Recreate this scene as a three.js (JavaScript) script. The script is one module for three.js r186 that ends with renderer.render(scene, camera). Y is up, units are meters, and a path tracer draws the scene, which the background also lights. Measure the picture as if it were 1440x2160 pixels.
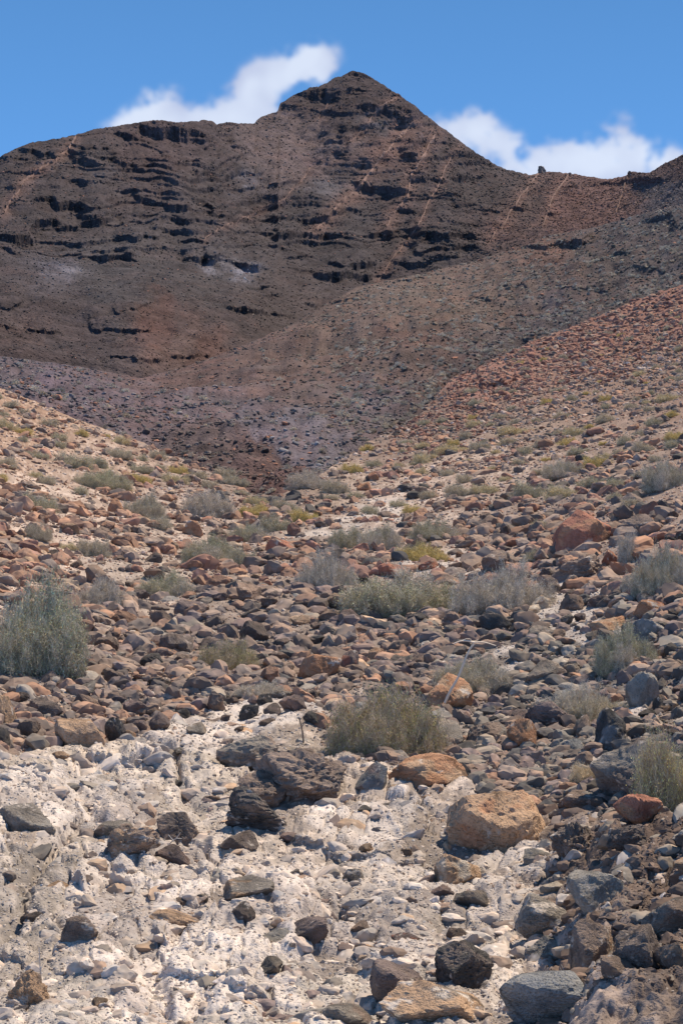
import * as THREE from 'three';
import { mergeVertices, mergeGeometries, toCreasedNormals } from 'three/addons/utils/BufferGeometryUtils.js';

/* ---------------- camera, sky, sun, exposure ---------------- */
const scene = new THREE.Scene();
const FOV = 28, PITCH = 8 * Math.PI / 180, EYE = new THREE.Vector3(0, 1.7, 0);
const camera = new THREE.PerspectiveCamera(FOV, 682 / 1024, 0.1, 6000);
camera.position.copy(EYE); camera.rotation.x = PITCH;
scene.add(camera);
const renderer = new THREE.WebGLRenderer({ antialias: true });
renderer.toneMapping = THREE.LinearToneMapping;
renderer.toneMappingExposure = 1.3;
renderer.shadowMap.enabled = true;

const SUN = new THREE.Vector3(0.36, 0.91, -0.17).normalize();
const sun = new THREE.DirectionalLight(new THREE.Color(1.0, 0.875, 0.715), 5);
sun.position.copy(SUN).multiplyScalar(400); sun.target.position.set(0, 20, -60);
sun.position.add(sun.target.position);
sun.castShadow = true; sun.shadow.mapSize.set(4096, 4096);
Object.assign(sun.shadow.camera, { left: -300, right: 300, top: 300, bottom: -300, near: 1, far: 1500 });
scene.add(sun, sun.target);

/* ---------------- numbers ---------------- */
function rng(seed) { let a = seed >>> 0; return () => { a = (a + 0x6D2B79F5) | 0; let t = Math.imul(a ^ (a >>> 15), 1 | a); t = (t + Math.imul(t ^ (t >>> 7), 61 | t)) ^ t; return ((t ^ (t >>> 14)) >>> 0) / 4294967296; }; }
const clamp = (x, a, b) => x < a ? a : x > b ? b : x, lerp = (a, b, t) => a + (b - a) * t;
const sstep = (a, b, x) => { const t = clamp((x - a) / (b - a), 0, 1); return t * t * (3 - 2 * t); };
const PERM = new Uint8Array(512); { const r = rng(77), p = [...Array(256).keys()]; for (let i = 255; i > 0; i--) { const j = Math.floor(r() * (i + 1)); [p[i], p[j]] = [p[j], p[i]]; } for (let i = 0; i < 512; i++) PERM[i] = p[i & 255]; }
function grad(h, x, y, z) { h &= 15; const u = h < 8 ? x : y, v = h < 4 ? y : h === 12 || h === 14 ? x : z; return ((h & 1) ? -u : u) + ((h & 2) ? -v : v); }
function noise(x, y, z) {
  const xi = Math.floor(x), yi = Math.floor(y), zi = Math.floor(z), X = xi & 255, Y = yi & 255, Z = zi & 255; x -= xi; y -= yi; z -= zi;
  const u = x * x * x * (x * (x * 6 - 15) + 10), v = y * y * y * (y * (y * 6 - 15) + 10), w = z * z * z * (z * (z * 6 - 15) + 10);
  const A = PERM[X] + Y, AA = PERM[A] + Z, AB = PERM[A + 1] + Z, B = PERM[X + 1] + Y, BA = PERM[B] + Z, BB = PERM[B + 1] + Z;
  return lerp(lerp(lerp(grad(PERM[AA], x, y, z), grad(PERM[BA], x - 1, y, z), u), lerp(grad(PERM[AB], x, y - 1, z), grad(PERM[BB], x - 1, y - 1, z), u), v),
    lerp(lerp(grad(PERM[AA + 1], x, y, z - 1), grad(PERM[BA + 1], x - 1, y, z - 1), u), lerp(grad(PERM[AB + 1], x, y - 1, z - 1), grad(PERM[BB + 1], x - 1, y - 1, z - 1), u), v), w);
}
function fbm(x, y, z, oct, gain = 0.5) { let s = 0, a = 1; for (let i = 0; i < oct; i++) { s += a * noise(x, y, z); x = x * 2.03 + 11.3; y = y * 2.03 + 5.7; z = z * 2.03 + 3.1; a *= gain; } return s; }
// noise octaves from wavelength L0 metres down, dropped below the finest wavelength worth drawing
function relief(p, L0, finest, gain, mode, along = 1) {
  let s = 0, a = 1, L = L0, o = 0;
  while (L > finest) {
    const f = 1 / L; let n = noise(p.x * f + o * 7.1, p.y * f * along + o * 3.3, p.z * f * along + o * 1.7);
    if (mode === 1) n = 0.45 - Math.abs(n) * 1.6; else if (mode === 2) n = Math.abs(n) * 1.6 - 0.45;
    s += a * n * clamp(L / finest - 1, 0, 1); a *= gain; L *= 0.5; o++;
  }
  return s;
}

// broken plates: distance to the nearest and second nearest seed on a plane, and the nearest seed's number
const cellOut = { f1: 0, f2: 0, id: 0 };
function plates(x, z) {
  const xi = Math.floor(x), zi = Math.floor(z); let f1 = 9, f2 = 9, id = 0;
  for (let a = -1; a <= 1; a++) for (let b = -1; b <= 1; b++) { const h = PERM[(PERM[(xi + a) & 255] + zi + b) & 255], h2 = PERM[(h + 91) & 255], dx = xi + a + 0.1 + 0.8 * h / 255 - x, dz = zi + b + 0.1 + 0.8 * h2 / 255 - z, d = Math.sqrt(dx * dx + dz * dz); if (d < f1) { f2 = f1; f1 = d; id = PERM[(h + h2 * 3) & 255] / 255; } else if (d < f2) f2 = d; }
  cellOut.f1 = f1; cellOut.f2 = f2; cellOut.id = id; return cellOut;
}
const plateAt = (p, L) => plates((p.x + 0.35 * L * noise(p.x / L * 1.4, p.z / L * 0.8, 3) + 0.12 * L * noise(p.x / L * 5, p.z / L * 2.5, 1)) / L, (p.z * 0.5 + 0.3 * L * noise(p.x / L * 1.4 + 7, p.z / L * 0.8, 8)) / L);

/* survey: a sight line through the photograph (1440 x 2160) at a depth along the lens axis */
const F0 = 1080 / Math.tan(FOV * Math.PI / 360), CP = Math.cos(PITCH), SP = Math.sin(PITCH);
function sight(u, v, r, out = new THREE.Vector3()) {
  const x = (u - 720) / F0, y = (1080 - v) / F0;
  return out.set(EYE.x + r * x, EYE.y + r * (y * CP + SP), EYE.z + r * (y * SP - CP));
}

/* ---------------- sky: clear blue air and low cumulus ---------------- */
{
  const W = 4096, H = 2048, data = new Float32Array(W * H * 4), rnd = rng(5);
  const dirOf = (u, v) => { const p = sight(u, v, 1).sub(EYE).normalize(); return [Math.atan2(p.z, p.x), Math.asin(p.y)]; };
  const blobs = [];
  const px = 1 / F0;
  for (const [u, v, w, h, k] of [
    [338, 222, 40, 42, 1], [300, 262, 46, 40, 0.9], [385, 262, 60, 36, 0.9], [440, 250, 60, 38, 0.9], [500, 255, 60, 55, 1], [545, 215, 55, 48, 0.95], [590, 185, 60, 55, 1], [640, 150, 52, 50, 1.1], [672, 150, 40, 60, 1.1], [520, 180, 26, 26, 0.5],
    [915, 245, 45, 36, 0.75], [960, 275, 60, 45, 1], [1010, 262, 38, 42, 0.9], [1050, 310, 60, 42, 0.9], [1110, 335, 60, 40, 0.9], [1180, 330, 62, 48, 1], [1250, 325, 65, 52, 1.1], [1310, 310, 62, 56, 1.1], [1290, 270, 34, 30, 0.55], [1360, 330, 60, 40, 1], [1400, 345, 40, 28, 0.8], [1150, 370, 200, 34, 0.9], [440, 285, 190, 30, 0.9]]) {
    const [a, e] = dirOf(u, v); blobs.push([a, e, w * px * (u < 800 ? 0.92 : 0.8), h * px * (u < 800 ? 0.92 : 0.78), k * (u < 800 ? 1.1 : 0.95)]);
  }
  // the same low cumulus goes on round the horizon
  for (let i = 0; i < 46; i++) {
    const a0 = -Math.PI / 2 + 0.35 + (i + rnd() * 0.6) / 46 * (2 * Math.PI - 0.7), e0 = (0.2 + 0.09 * rnd()), n = 3 + Math.floor(rnd() * 5);
    for (let k = 0; k < n; k++) blobs.push([a0 + (rnd() - 0.5) * 0.14, e0 + (rnd() - 0.4) * 0.035, (35 + 40 * rnd()) * px, (28 + 30 * rnd()) * px, 0.7 + 0.4 * rnd()]);
  }
  const cov = new Float32Array(W * H);
  for (const [a, e, w, h, k] of blobs) {
    const ci = (a / (2 * Math.PI) + 0.5) * W, cj = (e / Math.PI + 0.5) * H, wi = w / (2 * Math.PI) * W / Math.cos(e), hj = h / Math.PI * H;
    for (let j = Math.floor(cj - 3 * hj); j < cj + 3 * hj; j++) for (let i = Math.floor(ci - 3 * wi); i < ci + 3 * wi; i++) {
      const d = ((i - ci) / wi) ** 2 + ((j - cj) / hj) ** 2; cov[j * W + ((i + W) % W)] += k * Math.exp(-d * 0.9);
    }
  }
  for (let j = 0; j < H; j++) {
    const el = ((j + 0.5) / H - 0.5) * Math.PI, s = Math.max(0, Math.sin(el));
    const t = Math.pow(1 - s, 3), haze = Math.pow(1 - s, 10);
    const r = lerp(0.03, 0.225, t) + 0.13 * haze, g = lerp(0.088, 0.64, t) + 0.08 * haze, b = lerp(0.21, 1.42, t);
    for (let i = 0; i < W; i++) {
      const q = (j * W + i) * 4; let R = r, G = g, B = b; const c = cov[j * W + i];
      if (c > 0.02) {
        const f = fbm(i * 0.042, j * 0.05, 4.2, 5, 0.68), f2 = fbm(i * 0.05 + 40, j * 0.05, 9.1, 3);
        const al = sstep(0.2, 1.15, c * (1 + 0.5 * f) + f * 0.75 * Math.min(1, c * 2)) * 0.8, sh = clamp(0.86 + 0.26 * f2 + 0.1 * sstep(0.6, 1.6, c), 0.62, 1.02);
        R = lerp(R, 0.64 * sh, al); G = lerp(G, 0.68 * sh, al); B = lerp(B, 0.77 * (0.3 + 0.7 * sh), al);
      }
      data[q] = R; data[q + 1] = G; data[q + 2] = B; data[q + 3] = 1;
    }
  }
  const tex = new THREE.DataTexture(data, W, H, THREE.RGBAFormat, THREE.FloatType);
  tex.mapping = THREE.EquirectangularReflectionMapping; tex.magFilter = tex.minFilter = THREE.LinearFilter; tex.needsUpdate = true;
  scene.background = tex; scene.environment = tex;
}

/* ---------------- surfaces fitted through surveyed points (1/depth, thin plate) ---------------- */
function plate(points) {
  const n = points.length, N = n + 3, A = [], k = (d2) => d2 > 1e-12 ? d2 * Math.log(d2) : 0, P = points.map(([u, v]) => [u / 1000, v / 1000]);
  for (let i = 0; i < n; i++) { const row = []; for (let j = 0; j < n; j++) row.push(i === j ? 1e-4 : k((P[i][0] - P[j][0]) ** 2 + (P[i][1] - P[j][1]) ** 2)); row.push(1, P[i][0], P[i][1], 1 / points[i][2]); A.push(row); }
  for (let c = 0; c < 3; c++) { const row = []; for (let j = 0; j < n; j++) row.push(c ? P[j][c - 1] : 1); row.push(0, 0, 0, 0); A.push(row); }
  for (let i = 0; i < N; i++) {
    let m = i; for (let j = i + 1; j < N; j++) if (Math.abs(A[j][i]) > Math.abs(A[m][i])) m = j; [A[i], A[m]] = [A[m], A[i]];
    for (let j = i + 1; j < N; j++) { const f = A[j][i] / A[i][i]; if (f) for (let c = i; c <= N; c++) A[j][c] -= f * A[i][c]; }
  }
  const w = Array(N); for (let i = N - 1; i >= 0; i--) { let s = A[i][N]; for (let j = i + 1; j < N; j++) s -= A[i][j] * w[j]; w[i] = s / A[i][i]; }
  return (u, v) => { u /= 1000; v /= 1000; let s = w[n] + w[n + 1] * u + w[n + 2] * v; for (let j = 0; j < n; j++) s += w[j] * k((u - P[j][0]) ** 2 + (v - P[j][1]) ** 2); return 1 / Math.max(s, 1 / 1500); };
}
const along = (pts) => (u) => { if (u <= pts[0][0]) return pts[0][1]; for (let i = 1; i < pts.length; i++) if (u <= pts[i][0]) { const t = (u - pts[i - 1][0]) / (pts[i][0] - pts[i - 1][0]); return lerp(pts[i - 1][1], pts[i][1], t); } return pts[pts.length - 1][1]; };
// albedo of the ground from samples of it, joined with ragged borders
function palette(samples, reach) {
  return (u, v, wob) => { let R = 0, G = 0, B = 0, W = 0; for (const [su, sv, r, g, b, k = 1] of samples) { const d = ((su - u - wob[0]) ** 2 + ((sv - v - wob[1]) * 1.5) ** 2) / (reach * reach * k * k), w = 1 / (0.02 + d * d); R += w * r; G += w * g; B += w * b; W += w; } return [R / W, G / W, B / W]; };
}
// how much of a cliff stands at a spot: ledges surveyed as strokes [u0, v0, u1, v1, height]
function ledgeField(strokes) {
  const cell = 40, grid = new Map();
  strokes.forEach((s) => { const m = s[4] + 26; for (let i = Math.floor((Math.min(s[0], s[2]) - m) / cell); i <= (Math.max(s[0], s[2]) + m) / cell; i++) for (let j = Math.floor((Math.min(s[1], s[3]) - m) / cell); j <= (Math.max(s[1], s[3]) + m) / cell; j++) { const k = i * 4096 + j; if (!grid.has(k)) grid.set(k, []); grid.get(k).push(s); } });
  return (u, v) => {
    const a = u, b = v; u += 7 * noise(a / 34, b / 20, 1.5) + 4 * noise(a / 10, b / 8, 2.5); v += 5 * noise(a / 60, b / 50, 7.5) + 3 * noise(a / 14, b / 10, 8.5) + 2.4 * noise(a / 4, b / 5, 3.1);
    let S = 0; for (const [u0, v0, u1, v1, t] of grid.get(Math.floor(u / cell) * 4096 + Math.floor(v / cell)) || []) {
      const du = u1 - u0, dv = v1 - v0, q = clamp(((u - u0) * du + (v - v0) * dv) / (du * du + dv * dv + 1e-6), 0, 1), taper = 0.62 + 0.45 * Math.sin(Math.PI * clamp(q * 0.9 + 0.05, 0, 1)) + 0.5 * noise(a / 20, b / 30, 5) + 0.35 * noise(a / 5, b / 9, 2);
      const ex = (u - u0 - du * q) * 0.8, ey = v - v0 - dv * q, d = Math.hypot(ex, ey) / (t * 0.5 * Math.max(taper, 0.2)); S = Math.max(S, 1 - sstep(0.7, 1.25, d));
    } return S;
  };
}
function noiseTexture(size, fn) {
  const d = new Uint8Array(size * size * 4); for (let j = 0; j < size; j++) for (let i = 0; i < size; i++) { const x = clamp(fn(i / size, j / size), 0, 1) * 255, q = (j * size + i) * 4; d[q] = d[q + 1] = d[q + 2] = x; d[q + 3] = 255; }
  const t = new THREE.DataTexture(d, size, size); t.wrapS = t.wrapT = THREE.RepeatWrapping; t.magFilter = THREE.LinearFilter; t.minFilter = THREE.LinearMipmapLinearFilter; t.needsUpdate = true; return t;
}
// noise that repeats over the texture: four shifted copies blended
const tiled = (x, y, f, oct) => { const n = (a, b) => fbm(a * f, b * f, 3.3, oct, 0.6); return n(x, y) * (1 - x) * (1 - y) + n(x - 1, y) * x * (1 - y) + n(x, y - 1) * (1 - x) * y + n(x - 1, y - 1) * x * y; };
const pitTex = noiseTexture(512, (x, y) => { const a = tiled(x, y, 14, 5), b = tiled(x, y, 34, 3); return 0.62 + 0.35 * a - 0.9 * Math.max(0, b - 0.18); });
// a sheet of land: columns by bearing, rows from its foot to its crest, then its far side
function land(name, o) {
  const us = []; for (let u = -1900; u <= 3340;) { us.push(u); u += u < -340 || u > 1780 ? o.du * 14 : u < -30 || u > 1470 ? o.du * 4 : o.du; }
  const rows = o.rows, back = o.back, NV = rows + back.length, nu = us.length;
  const pos = new Float32Array(nu * NV * 3), col = new Float32Array(nu * NV * 3), P = new THREE.Vector3(), Q = new THREE.Vector3();
  const vAt = new Float32Array(nu * rows), rAt = new Float32Array(nu * rows);
  const gap = new Float32Array(nu), drift = new Float32Array(nu), prev = new Float32Array(nu), tmp = new Float32Array(nu), hard = new Float32Array(nu), feet = us.map(o.foot), tops = us.map(o.crest);
  for (let j = 0; j < rows; j++) {
    const s = o.ease ? o.ease(j / (rows - 1)) : j / (rows - 1);
    for (let i = 0; i < nu; i++) {
      const u = us[i], v = lerp(feet[i], tops[i], s), base = o.depth(clamp(u, -340, 1780), v), dv = j ? vAt[i * rows + j - 1] - v : 0, S = o.ledges(u, v);
      if (j) drift[i] = Math.min(base * 0.06, drift[i] * Math.exp(-dv * (1 - S) / o.leak) + S * Math.max(0, base - prev[i]) * (o.steep ?? 1));
      gap[i] = j ? Math.abs(base - prev[i]) : 0.1; prev[i] = base; hard[i] = S; vAt[i * rows + j] = v; rAt[i * rows + j] = base;
    }
    for (let pass = 0; pass < 2; pass++) { for (let i = 0; i < nu; i++) tmp[i] = lerp((drift[Math.max(0, i - 1)] + drift[i] + drift[Math.min(nu - 1, i + 1)]) / 3, drift[i], hard[i] * 0.9); drift.set(tmp); }
    for (let i = 0; i < nu; i++) {
      const u = us[i], v = vAt[i * rows + j], r = rAt[i * rows + j] -= drift[i];
      sight(u, v, r, P); o.shape(P, u, v, r, Q, hard[i], gap[i]); P.add(Q);
      const k = (j * nu + i) * 3; pos[k] = P.x; pos[k + 1] = P.y; pos[k + 2] = P.z;
      const c = o.color(P, u, v, r); col[k] = c[0]; col[k + 1] = c[1]; col[k + 2] = c[2];
    }
  }
  for (let i = 0; i < nu; i++) {
    const kc = ((rows - 1) * nu + i) * 3, hx = pos[kc] - EYE.x, hz = pos[kc + 2] - EYE.z, hl = Math.hypot(hx, hz);
    back.forEach(([d, fall], b) => { const k = ((rows + b) * nu + i) * 3; P.set(pos[kc] + hx / hl * d, pos[kc + 1] - fall, pos[kc + 2] + hz / hl * d); const n = relief(P, d * 0.8, d * 0.2, 0.5) * d * 0.06; pos[k] = P.x; pos[k + 1] = P.y + n; pos[k + 2] = P.z; for (let c = 0; c < 3; c++) col[k + c] = col[kc + c]; });
  }
  const idx = new Uint32Array((nu - 1) * (NV - 1) * 6); let q = 0;
  for (let j = 0; j < NV - 1; j++) for (let i = 0; i < nu - 1; i++) { const a = j * nu + i, b = a + 1, c = a + nu, d = c + 1; if ((i + j) & 1) { idx[q++] = a; idx[q++] = b; idx[q++] = c; idx[q++] = b; idx[q++] = d; idx[q++] = c; } else { idx[q++] = a; idx[q++] = b; idx[q++] = d; idx[q++] = a; idx[q++] = d; idx[q++] = c; } }
  const g = new THREE.BufferGeometry(); g.setAttribute('position', new THREE.BufferAttribute(pos, 3)); g.setAttribute('color', new THREE.BufferAttribute(col, 3)); g.setIndex(new THREE.BufferAttribute(idx, 1)); g.computeVertexNormals();
  const uv = new Float32Array(nu * NV * 2); for (let i = 0; i < nu * NV; i++) { uv[i * 2] = pos[i * 3] / o.tile; uv[i * 2 + 1] = (pos[i * 3 + 1] * 0.8 - pos[i * 3 + 2] * 0.5) / o.tile; } g.setAttribute('uv', new THREE.BufferAttribute(uv, 2));
  const m = new THREE.Mesh(g, new THREE.MeshPhysicalMaterial({ vertexColors: true, roughness: 1, metalness: 0, specularIntensity: 0.2, bumpMap: pitTex, bumpScale: o.tile * (o.tile < 1 ? 0.035 : 0.05) }));
  m.name = name; m.castShadow = m.receiveShadow = true; m.userData = { kind: 'structure', label: o.label, category: o.category }; scene.add(m);
  const at = (u, v, out = new THREE.Vector3()) => {
    u = clamp(u, us[0], us[nu - 1] - 0.01); let lo = 0, hi = nu - 1; while (hi - lo > 1) { const k = (lo + hi) >> 1; if (us[k] <= u) lo = k; else hi = k; }
    const fu = (u - us[lo]) / (us[hi] - us[lo]); let a = 0, b = rows - 1; const c0 = lo * rows; while (b - a > 1) { const k = (a + b) >> 1; if (vAt[c0 + k] >= v) a = k; else b = k; }
    const fv = clamp((vAt[c0 + a] - v) / (vAt[c0 + a] - vAt[c0 + b]), 0, 1), g4 = (i, j, c) => pos[(j * nu + i) * 3 + c];
    return out.set(...[0, 1, 2].map((c) => lerp(lerp(g4(lo, a, c), g4(hi, a, c), fu), lerp(g4(lo, b, c), g4(hi, b, c), fu), fv)));
  };
  return { mesh: m, at, crest: o.crest, foot: o.foot };
}
const depthOf = (p) => (p.y - EYE.y) * SP - (p.z - EYE.z) * CP;
// grain of one wavelength, left out where it is finer than the land is drawn
const grain = (p, L, r, o = 0) => { const k = clamp(L / (r * 0.0012) - 1, 0, 1); return k ? k * noise(p.x / L + o, p.y / L, p.z / L) : 0; };

/* ---------------- the mountain ---------------- */
const ridgeF = along([[-340, 440], [-100, 368], [0, 332], [30, 315], [70, 300], [120, 293], [160, 284], [200, 272], [250, 265], [290, 258], [330, 252], [375, 258], [400, 256], [430, 253], [450, 256], [456, 262], [480, 258], [520, 261], [535, 260], [550, 247], [586, 235], [590, 219], [620, 200], [650, 187], [688, 176], [700, 167], [725, 157], [745, 149], [770, 155], [800, 174], [840, 199], [870, 220], [900, 245], [930, 268], [960, 290], [1000, 320], [1048, 349], [1070, 358], [1120, 369], [1132, 366], [1160, 361], [1200, 366], [1240, 372], [1280, 378], [1318, 371], [1330, 362], [1370, 364], [1388, 351], [1440, 325], [1560, 285], [1780, 250]]);
const topM = along([[-340, 735], [0, 752], [150, 770], [300, 797], [400, 770], [480, 742], [620, 682], [690, 640], [750, 606], [900, 575], [1000, 550], [1100, 520], [1150, 497], [1250, 480], [1350, 452], [1440, 430], [1780, 340]]);
const STROKES_F = [[50, 318, 95, 330, 14], [0, 338, 60, 338, 8], [100, 325, 125, 333, 8], [168, 310, 235, 303, 8], [190, 325, 235, 328, 9], [160, 340, 205, 348, 14], [240, 335, 290, 345, 10], [295, 342, 358, 342, 7], [250, 278, 288, 285, 12], [205, 372, 268, 376, 7], [50, 370, 85, 370, 6], [0, 348, 30, 345, 6], [410, 368, 450, 350, 9], [490, 358, 560, 362, 7], [490, 385, 540, 388, 8], [570, 383, 630, 374, 8], [435, 303, 460, 303, 7], [490, 307, 515, 310, 8], [410, 322, 440, 330, 8], [450, 325, 510, 330, 6],
  [245, 405, 310, 403, 8], [290, 422, 345, 432, 14], [345, 435, 405, 445, 16], [430, 430, 455, 435, 8], [455, 455, 520, 455, 12], [355, 457, 430, 470, 7], [435, 475, 560, 487, 7], [545, 483, 572, 487, 10], [580, 495, 720, 495, 14], [120, 428, 205, 430, 14], [70, 415, 105, 417, 7], [60, 450, 115, 452, 22], [180, 462, 228, 462, 20], [115, 470, 165, 468, 12], [0, 478, 65, 485, 24], [0, 455, 45, 460, 8], [250, 500, 330, 505, 16], [565, 460, 605, 458, 10], [650, 458, 720, 450, 14], [560, 515, 620, 525, 8], [380, 515, 430, 520, 8], [120, 525, 170, 530, 6],
  [690, 205, 715, 208, 14], [595, 222, 640, 228, 8], [700, 195, 760, 190, 6], [720, 172, 755, 168, 6], [640, 205, 680, 212, 8], [690, 300, 720, 296, 12], [700, 320, 720, 318, 8],
  [760, 225, 790, 228, 14], [790, 236, 840, 240, 8], [840, 246, 885, 248, 10], [740, 262, 785, 265, 8], [720, 290, 740, 285, 9], [870, 290, 900, 292, 10], [852, 318, 870, 318, 12], [920, 303, 942, 303, 6], [735, 347, 790, 345, 5], [870, 375, 910, 373, 9], [910, 372, 940, 372, 12], [960, 365, 990, 363, 14], [865, 355, 890, 355, 6], [760, 395, 855, 393, 20], [870, 410, 900, 412, 8], [925, 412, 970, 412, 12], [840, 445, 870, 443, 16], [720, 445, 760, 445, 12], [780, 495, 825, 495, 12], [875, 500, 945, 500, 14], [945, 490, 1000, 495, 8], [1078, 438, 1105, 440, 12], [1150, 445, 1170, 443, 6], [1040, 430, 1070, 432, 5], [1185, 395, 1220, 395, 6], [1245, 395, 1310, 385, 6], [1320, 380, 1400, 380, 12], [1000, 440, 1060, 445, 6], [980, 345, 1040, 350, 6],
  [170, 538, 290, 545, 10], [200, 545, 285, 553, 8], [390, 550, 480, 552, 14], [440, 560, 570, 568, 12], [525, 573, 550, 576, 10], [0, 535, 40, 545, 8], [0, 633, 50, 633, 7], [0, 670, 35, 672, 8], [55, 672, 120, 680, 10], [195, 677, 310, 688, 12], [250, 660, 325, 655, 6], [490, 677, 560, 678, 14], [580, 677, 610, 677, 7], [535, 618, 580, 618, 7], [560, 635, 590, 637, 5], [650, 650, 670, 648, 10], [690, 652, 740, 655, 12], [230, 737, 280, 740, 6], [280, 745, 340, 747, 12], [365, 743, 440, 743, 9], [380, 760, 420, 762, 5], [0, 745, 60, 750, 10], [230, 772, 300, 780, 10], [700, 553, 790, 556, 20], [670, 585, 775, 580, 22], [835, 560, 960, 545, 18], [790, 578, 830, 573, 8], [870, 535, 1000, 520, 8], [600, 545, 660, 540, 8], [620, 570, 660, 575, 6]];
const DIKES = [
  [[870, 258], [840, 285], [815, 315], [790, 345], [770, 370], [757, 395], [720, 425], [700, 450], [665, 485]], [[918, 285], [900, 310], [880, 340], [868, 360], [862, 390], [858, 415], [835, 445], [812, 485]],
  [[968, 310], [940, 345], [925, 380], [912, 410], [895, 445], [880, 480], [850, 520], [820, 560], [795, 588]], [[835, 207], [790, 240], [770, 265], [735, 295]], [[160, 288], [140, 325], [100, 355], [50, 395], [5, 435]],
  [[655, 350], [630, 385], [600, 415], [530, 440], [480, 475], [430, 520]], [[1136, 366], [1110, 400], [1085, 435], [1060, 470], [1030, 512]], [[1200, 367], [1180, 395], [1160, 430], [1145, 470]], [[1325, 365], [1315, 395], [1300, 437]], [[692, 224], [670, 255]]];
const DIKE_W = [14, 12, 7, 7, 8, 5, 9, 8, 10, 5];
function nearDike(u, v) { let best = 0; DIKES.forEach((d, k) => { for (let i = 1; i < d.length; i++) { const [a, b] = d[i - 1], [c, e] = d[i], q = clamp(((u - a) * (c - a) + (v - b) * (e - b)) / ((c - a) ** 2 + (e - b) ** 2), 0, 1), s = Math.hypot(u - a - (c - a) * q, v - b - (e - b) * q); best = Math.max(best, Math.exp(-((s / (DIKE_W[k] * 1.6)) ** 2)) * Math.min(1, DIKE_W[k] / 9)); } }); return best; }
const depthF = plate([[-340, 800, 165], [0, 800, 190], [300, 830, 205], [300, 780, 217], [0, 700, 232], [0, 650, 255], [500, 740, 262], [500, 660, 300], [0, 560, 312], [250, 560, 335], [500, 560, 372], [750, 590, 392], [950, 560, 402], [1150, 505, 415], [1440, 450, 385], [1780, 380, 340], [-340, 440, 370], [0, 332, 440], [170, 287, 462], [350, 254, 490], [540, 258, 520], [600, 215, 540], [750, 150, 575], [870, 220, 560], [960, 290, 553], [1060, 355, 540], [1140, 368, 530], [1280, 380, 510], [1380, 356, 470], [1440, 325, 450], [1780, 250, 400], [1000, 440, 468], [700, 400, 478], [350, 400, 415], [0, 450, 372]]);
const sF = ledgeField(STROKES_F);
const palF = palette([[620, 300, .2, .148, .125, .7], [640, 330, .2, .148, .128, .6], [830, 310, .165, .108, .088, .5], [300, 330, .112, .080, .070], [100, 400, .094, .076, .068], [450, 400, .105, .084, .075], [250, 600, .103, .089, .080], [150, 585, .21, .19, .19, .35], [130, 575, .14, .125, .13, .3], [511, 585, .3, .28, .28, .26], [437, 578, .27, .25, .25, .24], [400, 620, .103, .086, .076], [350, 665, .155, .092, .070, .5], [340, 700, .165, .1, .078, .5], [380, 720, .17, .115, .09, .45], [430, 735, .16, .095, .072, .4], [150, 700, .095, .074, .066], [60, 690, .12, .085, .07, .5], [1200, 440, .18, .108, .086, .7], [1270, 410, .2, .12, .094, .6], [1080, 430, .13, .094, .078, .7], [1060, 470, .16, .1, .08, .5], [1420, 410, .16, .135, .125, .6], [1400, 345, .14, .093, .078, .6], [750, 200, .088, .067, .06], [880, 420, .098, .078, .07], [700, 480, .092, .077, .07], [900, 520, .095, .077, .068], [600, 650, .105, .082, .07], [690, 390, .14, .125, .12, .35], [200, 350, .105, .085, .075], [1000, 400, .1, .08, .07], [230, 360, .14, .125, .12, .3], [520, 375, .16, .145, .145, .28], [800, 260, .13, .115, .107, .3]], 120);
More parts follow.
